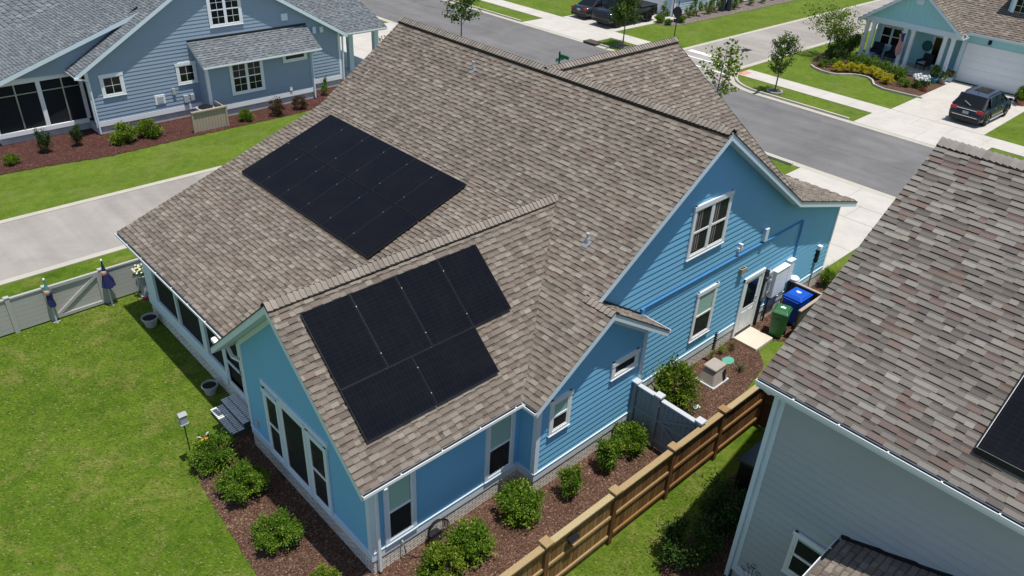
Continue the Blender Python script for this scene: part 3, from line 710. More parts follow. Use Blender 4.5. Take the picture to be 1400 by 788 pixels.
# windows
window(H,FR,3.52,4.26,.62,2.62,blind='b',blindh=.0); 
for ch in [c for c in H.children if c.name.startswith('window')]: pass
window(H,FR,2.33,3.50,.62,2.74,double=False); window(H,FR,1.48,2.31,.62,2.66)
mb=MB(); fb(mb,FR,1.42,4.30,2.70,2.84,0,.06); mb.build('window_header','trim',H); mb=MB(); fb(mb,FR,1.42,4.30,.56,.62,0,.07); mb.build('window_sill','trim',H)
window(H,FS,.31,1.14,.74,2.62,blind='b',blindh=.52); window(H,FS,3.13,4.04,.74,2.62,blind='b',blindh=.52)
window(H,FB,4.60,5.32,1.72,2.79,blind='b',blindh=.55,trim='white'); window(H,FB,6.76,7.80,2.30,2.83,double=False,trim='white')
window(H,FS,11.12,12.14,1.14,2.84,blind='b',blindh=.52,trim='white')
window(H,FS,10.14,11.89,4.27,5.85,cols=2,trim='white',curtain=True)
# side door
FSo=FS; FS=Fr((0,-.022),(1,0),(0,-1))
mb=MB(); fb(mb,FS,13.72,13.84,.1,2.31,0,.05); fb(mb,FS,14.77,14.89,.1,2.31,0,.05); fb(mb,FS,13.72,14.89,2.2,2.32,0,.06)
dframe=mb.build('door_frame','white',H)
mb=MB(); fb(mb,FS,13.84,14.77,.2,1.12,0,.03); fb(mb,FS,13.84,13.98,1.12,2.2,0,.03); fb(mb,FS,14.63,14.77,1.12,2.2,0,.03); fb(mb,FS,13.98,14.63,2.08,2.2,0,.03); fb(mb,FS,13.97,14.27,.34,.98,.03,.038); fb(mb,FS,14.34,14.64,.34,.98,.03,.038)
door=mb.build('door','white',H)
mb=MB(); fb(mb,FS,13.98,14.63,1.12,2.08,.0,.022); mb.build('pane','darkglass',door)
mb=MB(); mb.tube([FS(14.70,.03,1.15),FS(14.70,.08,1.15),FS(14.64,.09,1.15)],.018); mb.tube([FS(14.70,.03,1.32),FS(14.70,.06,1.32)],.028); mb.build('handle','metal',door)
mb=MB(); fb(mb,FS,13.84,14.77,.12,.2,.0,.06); mb.build('threshold','black',H)
FS=FSo
# rear screened porch
mb=MB(); Z0,Z1=.87,2.56
fb(mb,FP,5.33,12.85,2.56,2.86,-.05,.03); fb(mb,FP,7.45,12.85,.47,.72,-.02,.05); fb(mb,FP,7.45,12.85,.72,Z0,-.03,.03); fb(mb,FP,5.33,6.4,.47,Z0,-.03,.045)
for a,b in ((12.1,12.45),(10.42,10.52),(8.55,8.83),(7.42,7.52),(6.28,6.4),(5.33,5.6)): fb(mb,FP,a,b,Z0,Z1,-.05,.035)
fb(mb,FP,12.46,12.85,Z0,Z1,-.05,.03)
mb.build('porch_frame','trim',H)
mb=MB(); fb(mb,FP,5.4,12.4,.8,2.6,-.045,-.035); mb.build('porch_screen','screen',H)
mb=MB()
for a,b,z0,z1 in ((6.42,6.50,.5,2.5),(7.32,7.40,.5,2.5),(6.50,7.32,2.42,2.5),(6.50,7.32,.5,.7),(6.50,7.32,1.35,1.42)): fb(mb,FP,a,b,z0,z1,-.0,.03)
sd=mb.build('screen_door','trim',H); mb=MB(); mb.tube([FP(6.47,.03,1.5),FP(6.47,.06,1.5),FP(6.47,.06,1.3)],.012); mb.build('handle','black',sd)
# brick steps to the porch
mb=MB(); mb.box(-.34,.42,5.88,7.17,0,.16); mb.box(.0,.42,5.88,7.17,.16,.33); st_=mb.build('brick_steps','stepdark',H,uvbox=True); mb=MB()
for k in range(17): 
    y=5.885+k*.0757; mb.box(-.36,-.19,y,y+.046,.155,.180); mb.box(-.165,-.01,y,y+.046,.155,.178)
mb.build('tread_bricks','stepbrick',st_); mb=MB()
for k in range(17):
    y=5.885+k*.0757; mb.box(-.03,.15,y,y+.046,.32,.350); mb.box(.175,.38,y,y+.046,.32,.348)
mb.build('tread_bricks','stepbrick',st_)
# wall fittings
def part(name,mat,boxes,fr=FS,bevel=0,parent=H):
    mb=MB()
    for b in boxes: fb(mb,fr,*b)
    return mb.build(name,mat,parent,bevel=bevel)
part('electric_panel','white',[(15.5,16.28,.98,1.98,.0,.2),(15.48,16.30,1.95,1.99,.0,.22)],bevel=.012)
part('electric_panel','white',[(16.36,16.68,1.25,2.04,.0,.17),(16.35,16.69,2.02,2.06,.0,.19)],bevel=.01)
mt=part('electric_meter_box','greybox',[(15.0,15.4,1.15,2.05,.0,.13),(15.05,15.35,1.0,1.12,0,.1)],bevel=.01)
mb=MB(); mb.tube([FS(15.2,.1,1.75),FS(15.2,.22,1.75)],.1,14); mb.tube([FS(15.2,.1,1.3),FS(15.2,.2,1.3)],.075,14); mb.build('meter_dial','metal',mt)
mb=MB(); mb.tube([FS(14.95,.08,2.15),FS(14.95,.08,.15)],.03); mb.tube([FS(15.1,.07,1.2),FS(15.1,.07,.0)],.03); mb.tube([FS(15.55,.08,1.0),FS(15.55,.08,.0)],.028); mb.tube([FS(14.98,.1,1.9),FS(15.15,.16,1.95),FS(15.35,.1,1.8)],.02); mb.build('conduit','darkmetal',H)
part('junction_box','darkmetal',[(14.9,15.08,1.8,2.18,0,.14)])
mb=MB(); mb.lathe([(.05,0),(.16,.03),(.17,.12),(.12,.17)],(16.9,-.2,1.12),16); mb.build('gas_meter','white',H)
mb=MB(); mb.tube([FS(8.47,.05,3.42),FS(16.7,.05,3.40)],.025); mb.tube([FS(16.7,.06,3.42),FS(16.74,.06,2.05)],.03); mb.tube([FS(8.47,.02,3.42),FS(8.47,.12,3.42),FS(8.4,.14,3.3),FS(8.42,.08,3.12)],.04); mb.build('blue_conduit','bluepipe',H)
part('speaker_box','trim',[(14.2,14.38,3.5,3.92,.0,.13)],bevel=.01); part('wall_lamp','white',[(12.84,12.98,3.6,3.72,0,.1),(12.87,12.95,3.72,3.86,0,.14)],bevel=.01)
v=part('dryer_vent','taupe',[(13.25,13.52,2.68,2.86,.0,.13)]); part('vent_opening','black',[(13.29,13.37,2.863,2.868,.03,.1),(13.40,13.48,2.863,2.868,.03,.1)],parent=v)
u=part('utility_box','darkmetal',[(18.5,18.62,1.2,1.75,0,.12)]); part('utility_cap','white',[(18.49,18.66,1.7,1.86,0,.15)],bevel=.01)
mb=MB(); mb.tube([FS(18.56,.06,1.2),FS(18.56,.06,.1)],.025); mb.build('conduit','metal',H)
part('foundation_vent','black',[(10.2,10.6,.1,.3,.012,.02)]); part('outlet_cover','greybox',[(4.85,5.0,.95,1.12,.0,.07)],fr=FR,bevel=.01)
# hose bib and coiled hose
mb=MB(); mb.tube([FS(.72,.03,.62),FS(.72,.12,.60),FS(.72,.14,.52)],.02); mb.build('hose_tap','metal',H)
ho=thing('garden_hose','black garden hose coiled on a hook against the brick beside the corner window','hose',(1.6,-.15,0))
mb=MB(); rng=random.Random(5)
for k in range(5):
    a=[(1.62+(.22+.02*k)*math.cos(t*.3),-.1-.03*k,.34+(.26+.012*k)*math.sin(t*.3)+.01*k) for t in range(22)]; mb.tube(a,.012,6,cap=False)
a=[(1.62,-.2,.1),(1.5,-.35,.05),(1.2,-.4,.05),(.95,-.25,.04),(.75,-.16,.2),(.72,-.14,.5)]; mb.tube(a,.012,6)
a=[(1.25+.25*math.cos(t*.4),-.42+.12*math.sin(t*.4),.045) for t in range(17)]; mb.tube(a,.012,6); mb.build('hose_coil','black',ho)
# roof vents on the blue house
for (x,y,lab) in ((10.0,8.55,0),(7.18,.95,1)):
    z=P1[0]+P1[1]*x; mb=MB(); mb.prism([(x-.13,y-.09),(x+.06,y-.09),(x+.06,y+.09),(x-.13,y+.09)],lambda X,Y:P1[0]+P1[1]*X+.018,lambda X,Y:P1[0]+P1[1]*X+.03)
    fl=mb.build('vent_flashing','metal',roof); mb=MB(); mb.tube([(x,y,z),(x,y,z+.14)],.05,12); mb.tube([(x,y,z+.14),(x,y,z+.26)],.035,12); mb.tube([(x,y,z+.24),(x,y,z+.28)],.045,12); mb.build('vent_pipe','greybox',fl)

# ---------------------------------------------------------------- solar arrays
def panel(parent,plane,down,origin,along,pts_w,pts_h,lift,landscape=False):
    # origin: plan point of the top corner; size pts_w along the eave, pts_h down the slope (metres on the slope)
    a,b,c=plane; n=Vector((-b,-c,1)).normalized(); dv=Vector((down[0],down[1],b*down[0]+c*down[1])).normalized(); av=Vector((along[0],along[1],0))
    o=Vector((origin[0],origin[1],a+b*origin[0]+c*origin[1]))
    def P(u,v,h): return o+av*u+dv*v+n*h
    g=-.004; w,h=pts_w,pts_h; mb=MB()
    mb.face([P(g,g,lift),P(w-g,g,lift),P(w-g,h-g,lift),P(g,h-g,lift)],uv=[(0,0),(w,0),(w,h),(0,h)] if not landscape else [(0,0),(0,w),(h,w),(h,0)])
    cell=mb.build('solar_panel','cell',parent,recalc=False)
    mb=MB(); t=.008
    for (u0,u1,v0,v1) in ((g,w-g,g,g+t),(g,w-g,h-g-t,h-g),(g,g+t,g+t,h-g-t),(w-g-t,w-g,g+t,h-g-t)):
        vs=[P(u,v,z) for z in (lift-.035,lift+.002) for (u,v) in ((u0,v0),(u1,v0),(u1,v1),(u0,v1))]
        mb.mesh(vs,[(0,3,2,1),(4,5,6,7),(0,1,5,4),(1,2,6,5),(2,3,7,6),(3,0,4,7)])
    mb.build('panel_frame','frame',cell)
    return P
def midgap(parent,P,pts):
    mb=MB()
    for u,v in pts:
        q=P(u,v,0); mb.mesh([P(u-.009,v-.010,.085),P(u+.014,v-.016,.085),P(u+.014,v+.016,.085),P(u-.014,v+.016,.085),P(u-.010,v-.012,.110),P(u+.010,v-.012,.110),P(u+.010,v+.012,.110),P(u-.010,v+.012,.110)],[(0,3,2,1),(4,5,6,7),(0,1,5,4),(1,2,6,5),(2,3,7,6),(3,0,4,7)])
    mb.build('panel_clamp','metal',parent)
pw,ph=1.134,1.722; LG=.10
A=thing('solar_array','upper black solar array of twelve panels in two rows on the long rear roof slope','solar array',(5.3,8.7,4.9))
cth=1/math.hypot(1,s3); x0=XK-.225*cth
for r_ in range(2):
    for k in range(6):
        P=panel(A,P3,(-1,0),(x0-r_*(ph+.05)*cth,5.277+k*(pw+.02)),(0,1),pw,ph,LG)
def PP(plane,down,origin,along):
    a,b,c=plane; n=Vector((-b,-c,1)).normalized(); dv=Vector((down[0],down[1],b*down[0]+c*down[1])).normalized(); av=Vector((along[0],along[1],0)); o=Vector((origin[0],origin[1],a+b*origin[0]+c*origin[1]))
    return lambda u,v,h:o+av*u+dv*v+n*h
P=PP(P3,(-1,0),(x0,5.277),(0,1)); midgap(A,P,[(k*(pw+.02)-.01,v) for k in range(1,6) for v in (.35,1.37,2.12,3.14)])
def rails(parent,P,u0,u1,vs,skirt=None):
    mb=MB()
    for v in vs: mb.bar(P(u0,v,.04),P(u1,v,.04),.04,.045)
    mb.build('mounting_rail','black',parent)
rails(A,P,-.02,6.95,(.35,1.37,2.12,3.14))
mb=MB(); mb.bar(P(0,3.5,.06),P(6.9,3.5,.06),.012,.08); mb.build('array_skirt','black',A)
B_=thing('solar_array','lower black solar array of four upright and two sideways panels on the rear gable slope','solar array',(2.4,1.2,4.6))
c2=1/math.hypot(1,s2); y0=yR-.435*c2
for k in range(4): panel(B_,P2,(0,-1),(.138+k*(pw+.02),y0),(1,0),pw,ph,LG)
for k in range(2): panel(B_,P2,(0,-1),(.138+k*(ph+.02),y0-(ph+.02)*c2),(1,0),ph,pw,LG,landscape=True)
P=PP(P2,(0,-1),(.138,y0),(1,0)); midgap(B_,P,[(k*(pw+.02)-.01,v) for k in range(1,4) for v in (.3,1.4)]+[(ph+.01,v) for v in (2.0,2.6)])
rails(B_,P,-.02,4.62,(.35,1.37)); rails(B_,P,-.02,3.48,(2.0,2.62))
# a few leaves/cable bits left out; thin bright seams come from the real gaps between frames

# ---------------------------------------------------------------- grey two-storey house at the right
G=thing('grey_house','grey lap siding house with large brown grey shingle roof filling the right side','house',(11,-10,0))
gs=.59; GX0,GY0,GZ0=5.38,-4.87,5.70; GXR=10.98; GZR=GZ0+gs*(GXR-GX0)
PG=(GZ0-gs*GX0,gs,0); PGf=(GZR+gs*GXR,-gs,0)
pg=[[(GX0,GY0),(GX0,-20),(GXR,-20),(GXR,GY0)]]; pgf=[[(GXR,GY0),(GXR,-20),(16.6,-20),(16.6,GY0)]]
rm=MB(); deck(G,PG,pg,mb=rm); deck(G,PGf,pgf,mb=rm); gr=rm.build('roof','trim',G)
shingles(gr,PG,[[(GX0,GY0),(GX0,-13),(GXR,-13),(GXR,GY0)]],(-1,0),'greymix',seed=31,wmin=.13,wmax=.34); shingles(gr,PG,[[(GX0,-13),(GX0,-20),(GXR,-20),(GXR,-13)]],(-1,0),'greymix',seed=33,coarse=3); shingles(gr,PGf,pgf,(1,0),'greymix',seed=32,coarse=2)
ridge(gr,(GXR,GY0,GZR),(GXR,-20,GZR),'greymix',seed=33,vent=(.75,15),drop=gs,w=.2,lift=.02)
gutter(gr,(GX0,GY0,GZ0-.02),(GX0,-20,GZ0-.02),(-1,0,0),br=.75)
FGx=Fr((5.9,0),(0,1),(-1,0)); FGn=Fr((0,-5.18),(1,0),(0,1)); FGs=Fr((0,-19.7),(1,0),(0,-1)); FGf=Fr((16.1,0),(0,1),(1,0))
wall(G,FGx,[[(-19.7,.4),(-5.18,.4),(-5.18,5.78),(-19.7,5.78)]],'siding_grey',lap=.19,lt=.034)
wall(G,FGn,[[(5.9,.4),(16.1,.4),(16.1,5.7),(GXR,8.75),(5.9,5.75)]],'siding_grey',lap=.19,lt=.034); wall(G,FGs,[[(5.9,.4),(16.1,.4),(16.1,5.7),(GXR,8.75),(5.9,5.75)]],'siding_grey',lap=0); wall(G,FGf,[[(-19.7,.4),(-5.18,.4),(-5.18,5.7),(-19.7,5.7)]],'siding_grey',lap=0)
mb=MB(); fb(mb,FGx,-5.30,-5.146,.3,5.75,0,.034); fb(mb,FGn,5.866,6.02,.3,5.7,0,.034); fb(mb,FGx,-19.7,-5.3,.28,.5,0,.032); fb(mb,FGn,6.02,16.1,.28,.5,0,.032); mb.build('corner_board','trim',G)
mb=MB(); mb.box(5.93,16.07,-19.67,-5.21,0,.4); mb.build('foundation','block',G)
mb=MB(); mb.box(6.2,15.8,-19.4,-5.5,.4,5.3); mb.build('inner_core','interior',G)
downspout(G,[(5.34,-5.0,5.6),(5.5,-5.08,5.42),(5.82,-5.15,5.32),(5.82,-5.15,.1)],mat='trim',w=.09)
window(G,FGx,-7.42,-6.22,1.28,2.44,nb=.034,trim='white',double=True,head=.09,tw=.07,glass='glass',blind='b',blindh=.1)
# lean-to roof against the rear wall of the grey house
PLp=(2.93-.33*7.06,0,-.33); pl_=[[(1.5,-7.06),(1.5,-10.5),(5.89,-10.5),(5.89,-7.06)]]
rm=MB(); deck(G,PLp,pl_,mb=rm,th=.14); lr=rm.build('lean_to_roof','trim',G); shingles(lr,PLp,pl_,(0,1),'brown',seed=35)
mb=MB(); mb.bar((5.865,-7.03,2.97),(5.865,-10.5,2.97+.33*3.47),.06,.06); mb.build('flashing','black',lr)
gutter(lr,(1.5,-7.06,2.91),(5.88,-7.06,2.91),(0,1,0))
mb=MB(); mb.box(1.9,5.85,-14,-7.4,0,2.5); mb.build('lean_to_wall','siding_grey',G)
mb=MB()
for k,(y,h) in enumerate(((-5.45,.55),(-5.55,.72),(-5.65,.8),(-5.78,.66),(-5.9,.5))):
    mb.tube([FGx(-5.68+(y+5.68)*.3,.03,.1+.0),FGx(y,.03,h)],.006,5); mb.tube([FGx(y+.06*math.cos(t*.7),.03,h+.06*math.sin(t*.7)) for t in range(10)],.005,5)
mb.build('wire_flower_trellis','darkmetal',G)
# its solar array
GA=thing('solar_array','single visible corner of black solar array on the grey house roof at the right edge','solar array',(6.6,-9.4,6.6))
gc=1/math.hypot(1,gs)
for i in range(2):
    for j in range(3): panel(GA,PG,(-1,0),(5.97+(2*ph+.02)*gc-i*(ph+.02)*gc,-8.36-pw-.0-j*(pw+.02)),(0,1),pw,ph,.15)
P=PP(PG,(-1,0),(5.97,-8.36),(0,-1)); mb=MB(); mb.bar(P(-.01,.01,.075),P(3.5,.01,.075),.012,.13); mb.bar(P(-.01,.01,.075),P(-.01,-3.4,.075),.012,.13); mb.build('array_skirt','black',GA); rails(GA,P,0,3.4,(-.4,-1.3,-2.1,-3.1))
mb=MB(); mb.bar(P(.0,.0,.155),P(3.5,.0,.155),.006,.006); mb.bar(P(.0,.0,.155),P(.0,-3.4,.155),.006,.006); mb.build('array_edge_trim','metal',GA)
# ---------------------------------------------------------------- slate blue house beyond the alley
HN=thing('slate_blue_house','slate blue lap siding house with grey roofs and screened porch across the alley','house',(11,32,0))
FNm=Fr((0,29.3),(1,0),(0,-1)); FNb=Fr((0,28.2),(1,0),(0,-1)); FNp=Fr((0,30.4),(1,0),(0,-1)); FNt=Fr((0,30.25),(1,0),(0,-1)); FNr=Fr((17.95,0),(0,1),(1,0)); FNl=Fr((.55,0),(0,1),(-1,0))
nx,nz,ns=11.07,7.30,.60; n3=.34; XK2=7.7; ZK2=nz-ns*(nx-XK2); 
Q1=(nz-ns*nx,ns,0); Q3=(ZK2-n3*XK2,n3,0); Q4=(nz+ns*nx,-ns,0)
rm=MB(); q1=[[(3.95,28.95),(nx,28.95),(nx,45),(XK2,45),(XK2,30.3),(3.95,30.3)]]
q1=[[(3.95,28.95),(nx,28.95),(nx,30.28),(3.95,30.28)],[(XK2,30.28),(nx,30.28),(nx,45),(XK2,45)]]
q3=[[(.2,29.9),(XK2,29.9),(XK2,45),(.2,45)]]; q4=[[(nx,28.95),(18.3,28.95),(18.3,45),(nx,45)]]
for pl,pc in ((Q1,q1),(Q3,q3),(Q4,q4)): deck(HN,pl,pc,mb=rm)
QS=(3.72+.62*29.3-.0,0,0); QS=(3.74-.62*29.3,0,.62); qs=[[(9.35,27.8),(15.9,27.8),(15.9,29.27),(9.35,29.27)]]
deck(HN,QS,qs,mb=rm,th=.14)
QP=(2.8-.36*29.7,0,.36); qp=[[(18.3,29.7),(21.5,29.7),(21.5,38),(18.3,38)],[(18.3,30.15),(18.3,38),(13.6,38)]]; deck(HN,QP,qp,mb=rm,th=.16)
nr=rm.build('roof','trim',HN)
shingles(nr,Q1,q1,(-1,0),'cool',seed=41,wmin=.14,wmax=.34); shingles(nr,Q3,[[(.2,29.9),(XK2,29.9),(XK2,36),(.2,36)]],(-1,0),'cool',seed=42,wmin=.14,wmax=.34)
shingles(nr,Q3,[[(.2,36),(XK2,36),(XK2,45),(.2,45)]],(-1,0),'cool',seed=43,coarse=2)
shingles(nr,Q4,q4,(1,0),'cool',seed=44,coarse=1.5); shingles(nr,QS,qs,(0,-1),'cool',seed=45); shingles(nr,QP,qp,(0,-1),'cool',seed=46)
mb=MB(); mb.bar((9.35,29.25,3.76),(15.9,29.25,3.76),.08,.07); mb.bar((4.0,30.3,3.14),(XK2,30.3,5.37),.05,.07); mb.build('flashing','black',nr)
gutter(nr,(9.35,27.8,2.78),(15.9,27.8,2.78),(0,-1,0)); gutter(nr,(18.3,29.7,2.78),(21.5,29.7,2.78),(0,-1,0)); gutter(nr,(3.95,28.95,2.98),(3.95,30.3,2.98),(-1,0,0))
ZN=.42
wall(HN,FNm,[[(4.45,ZN),(17.95,ZN),(17.95,3.0),(nx,nz-.2),(4.45,3.13)]],'siding_navy',z0=ZN)
wall(HN,FNb,[[(9.62,ZN),(15.5,ZN),(15.5,2.92),(9.62,2.92)]],'siding_navy',z0=ZN)
for x,n in ((9.62,-1),(15.5,1)): wall(HN,Fr((x,0),(0,1),(n,0)),[[(28.2,ZN),(29.3,ZN),(29.3,3.5),(28.2,2.9)]],'siding_navy',z0=ZN)
wall(HN,FNt,[[(1.0,2.95),(4.1,2.85),(XK2,4.9),(XK2,5.1),(.6,2.75)]],'siding_navy',z0=2.7)
wall(HN,FNr,[[(29.3,ZN),(45,ZN),(45,3.0),(29.3,3.0)]],'siding_navy',lap=.178); 
mb=MB(); mb.box(.9,17.6,31.2,44.8,.1,2.4); mb.box(4.6,17.6,29.5,31.2,.1,2.5); mb.box(9.8,15.3,28.4,29.5,.1,2.7); mb.build('inner_core','interior',HN)
mb=MB(); mb.box(.6,17.9,30.45,44.9,0,ZN-.02); mb.box(4.47,17.9,29.33,30.4,0,ZN-.02); mb.box(9.66,15.46,28.23,29.4,0,ZN-.02); mb.build('block_foundation','block',HN)
mb=MB()
fb(mb,FNm,4.42,9.6,ZN-.02,ZN+.22,-.02,.035); fb(mb,FNm,15.5,17.98,ZN-.02,ZN+.22,-.02,.035); fb(mb,FNb,9.6,15.54,ZN-.02,ZN+.22,-.02,.035)
for fr,a,b,z1 in ((FNm,4.41,4.55,3.1),(FNm,17.84,17.985,3.0),(FNb,9.585,9.72,2.9),(FNb,15.4,15.535,2.9)): fb(mb,fr,a,b,ZN+.22,z1,-.1,.038)
fb(mb,FNp,.55,4.45,2.66,2.92,-.1,.05); fb(mb,FNp,.55,4.45,.36,.56,-.1,.06)
for a,b in ((.5,.66),(2.58,2.76),(4.40,4.55)): fb(mb,FNp,a,b,.56,2.66,-.1,.04)
mb.build('corner_and_skirt_trim','white',HN)
mb=MB()
for a in (1.68,3.66): fb(mb,FNp,a-.03,a+.03,.56,2.66,-.02,.03)
for a,b in ((.66,2.58),(2.76,4.40)): fb(mb,FNp,a,b,2.18,2.22,-.02,.028)
mb.build('screen_mullion','metal',HN)
mb=MB(); fb(mb,FNp,.6,4.5,.5,2.7,-.06,-.05); mb.build('porch_screen','screen',HN)
for a in ((4.98,6.05,1.76,2.82,1,False,(2,2)),(8.56,9.58,1.72,2.78,1,False,(2,2)),(10.62,12.38,4.24,5.9,2,True,(2,2))):
    window(HN,FNm,a[0],a[1],a[2],a[3],cols=a[4],double=a[5],grid=a[6],trim='white',tw=.13,head=.15,glass='darkglass')
window(HN,FNb,10.8,12.62,1.08,2.78,cols=2,double=True,grid=(2,2),trim='white',tw=.13,glass='darkglass'); window(HN,FNb,13.78,15.2,2.26,2.80,double=False,trim='white',tw=.13,glass='darkglass')
part('wall_grille','white',[(7.3,7.8,.95,1.4,0,.06)],fr=FNm,parent=HN); part('grille_slats','greybox',[(7.4,7.7,1.02,1.32,.06,.075)],fr=FNm,parent=HN)
part('wall_outlet','greybox',[(8.2,8.35,1.3,1.6,0,.1)],fr=FNm,parent=HN); part('electric_box','greybox',[(8.7,8.95,.8,1.15,0,.12),(9.05,9.25,.85,1.15,0,.12)],fr=FNm,parent=HN)
part('exhaust_hood','trim',[(14.5,14.85,4.1,4.45,0,.12)],fr=FNm,parent=HN); part('exhaust_hood','trim',[(16.25,16.45,3.2,3.55,0,.14)],fr=FNm,parent=HN); part('exhaust_hood','trim',[(16.7,16.9,3.2,3.5,0,.14)],fr=FNm,parent=HN)
part('wall_outlet','white',[(14.0,14.15,.72,.92,0,.08)],fr=FNb,parent=HN)
downspout(HN,[(3.88,28.9,2.9),(4.3,29.1,2.75),(4.5,29.22,2.6),(4.5,29.22,.1)],mat='trim',w=.09); downspout(HN,[(15.55,27.75,2.7),(15.47,28.1,2.5),(15.47,28.1,.1)],mat='trim',w=.09); downspout(HN,[(18.1,29.2,2.9),(18.02,29.2,.2)],mat='trim',w=.08)
for (x,y) in ((19.5,30.7),(21.3,30.7)):
    mb=MB(); mb.box(x-.15,x+.15,y-.15,y+.15,.3,2.9); mb.box(x-.2,x+.2,y-.2,y+.2,.3,.5); mb.build('porch_post','trim',HN)
mb=MB(); mb.box(18.0,21.6,30.2,35,.0,.3); mb.build('porch_floor','block',HN)
# AC unit and its screen
ac=thing('air_conditioner','grey round topped air conditioner behind the taupe screen at the slate house','air conditioner',(9.2,28.0,0))
mb=MB(); mb.box(8.8,9.6,27.55,28.3,.05,.82); mb.build('casing','greybox',ac,bevel=.03)
mb=MB(); mb.lathe([(.36,.82),(.36,.86),(.1,.90)],(9.2,27.92,0),20); mb.build('fan_grille','darkmetal',ac)
for i in range(5): pass
sc=thing('equipment_screen','taupe board screen in front of the air conditioner at the slate house','fence',(9,27,0))
mb=MB(); 
for k in range(11): mb.box(8.12+k*.15,8.26+k*.15,26.95,26.98,.03,1.0)
mb.build('screen_boards','taupe',sc); mb=MB(); mb.box(8.05,8.13,26.9,27.0,0,1.08); mb.box(9.75,9.84,26.9,27.0,0,1.08); mb.box(9.77,9.82,27,28.1,.05,1.0); mb.box(8.05,9.84,26.88,27.02,1.0,1.06); mb.build('screen_frame','taupe',sc)

# ---------------------------------------------------------------- teal house at the top right
T=thing('teal_house','pale teal gabled house with columned front porch and white garage door, top right','house',(55,8,0))
FTg=Fr((50.2,0),(0,1),(-1,0)); FTb=Fr((52.3,0),(0,1),(-1,0)); FTd=Fr((51.3,0),(0,1),(-1,0))
ty,ts=10.55,.72; TY0,TY1=7.25,13.85; tz=2.95+ts*(ty-TY0)+.15
TP=(tz-ts*ty,0,ts); TPb=(tz+ts*ty,0,-ts)
rm=MB(); tp=[[(49.75,7.46),(50.85,7.46),(54.44,ty),(49.75,ty)],[(49.75,TY0),(50.85,TY0),(50.85,7.46),(49.75,7.46)]]; tpb=[[(49.75,ty),(54.44,ty),(58,13.6),(58,TY1+.3),(49.75,TY1+.3)]]
TM=(3.25-.62*50.85,.62,0); tm=[[(50.85,-2),(58,-2),(58,7.25),(50.85,7.25)],[(50.85,7.25),(58,7.25),(58,10.55),(54.44,10.55),(50.85,7.46)],[(54.44,10.55),(58,10.55),(58,13.6)]]
TMb=(3.25+.62*(58-50.85)+.62*58,-.62,0)
for pl,pc in ((TP,tp),(TPb,tpb),(TM,tm),(TMb,[[(58,-2),(66,-2),(66,13.5),(58,13.5)]])): deck(T,pl,pc,mb=rm,th=.2)
tr=rm.build('roof','trim',T)
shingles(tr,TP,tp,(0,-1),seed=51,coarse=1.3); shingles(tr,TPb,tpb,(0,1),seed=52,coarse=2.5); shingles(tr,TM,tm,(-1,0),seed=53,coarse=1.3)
gutter(tr,(50.85,-2,3.23),(50.85,7.1,3.23),(-1,0,0)); gutter(tr,(49.8,TY0,2.93),(50.9,TY0,2.93),(0,-1,0))
wall(T,FTg,[[(TY0+.15,3.1),(TY1-.1,3.1),(ty,tz-.28)]],'siding_teal',lap=0)
wall(T,FTb,[[(7.3,.2),(13.7,.2),(13.7,3.0),(7.3,3.0)]],'siding_teal',lap=.2); wall(T,FTd,[[(-1.6,.05),(7.6,.05),(7.6,3.2),(-1.6,3.2)]],'siding_teal',lap=0)
mb=MB()
for k in range(22):
    y=TY0+.3+k*.3; zt=tz-.35-ts*abs(y-ty)
    if zt>3.2: fb(mb,FTg,y-.018,y+.018,3.1,zt,.0,.018)
mb.build('battens','siding_teal',T)
mb=MB(); fb(mb,FTg,TY0-.0,TY1+.05,2.78,3.14,-.2,.05); fb(mb,FTg,10.3,10.8,3.2+1.2,5.0,.0,.05)
fb(mb,FTd,7.35,7.6,.05,3.1,-.02,.03)
mb.build('porch_beam','trim',T)
for y in (13.6,13.15,10.95,10.45,8.35,7.85):
    mb=MB(); mb.box(50.25,50.45,y-.11,y+.11,.2,2.8); mb.box(50.2,50.5,y-.15,y+.15,.2,.42); mb.box(50.2,50.5,y-.14,y+.14,2.65,2.8); mb.build('porch_column','white',T)
mb=MB(); mb.box(50.1,52.3,7.55,13.9,0,.2); mb.build('porch_floor','concrete',T)
mb=MB(); mb.box(52.5,61,7.2,13.5,.1,2.9); mb.box(51.5,61,-1.4,7.3,.1,3.0); mb.box(52.5,61,12.9,13.5,.1,2.9); mb.build('inner_core','siding_teal',T)
window(T,FTb,11.75,13.35,.95,2.35,cols=2,trim='trim',glass='darkglass'); window(T,FTb,9.0,9.75,.3,2.4,double=False,trim='trim',glass='darkglass')
mb=MB(); fb(mb,FTd,2.25,2.37,.05,2.5,0,.04); fb(mb,FTd,7.16,7.28,.05,2.5,0,.04); fb(mb,FTd,2.25,7.28,2.38,2.52,0,.045); mb.build('garage_door_frame','white',T)
mb=MB()
for k in range(5): fb(mb,FTd,2.37,7.16,.06+k*.465,.06+k*.465+.455,.0,.022)
for k in range(5):
    for j in range(8): fb(mb,FTd,2.45+j*.59,2.45+j*.59+.5,.12+k*.465,.44+k*.465,.022,.027)
mb.build('garage_door','white',T)
mb=MB(); fb(mb,FTd,5.9,6.1,2.65,2.92,0,.02); fb(mb,FTd,5.93,6.07,2.66,2.8,.02,.18); mb.build('garage_lamp','black',T)
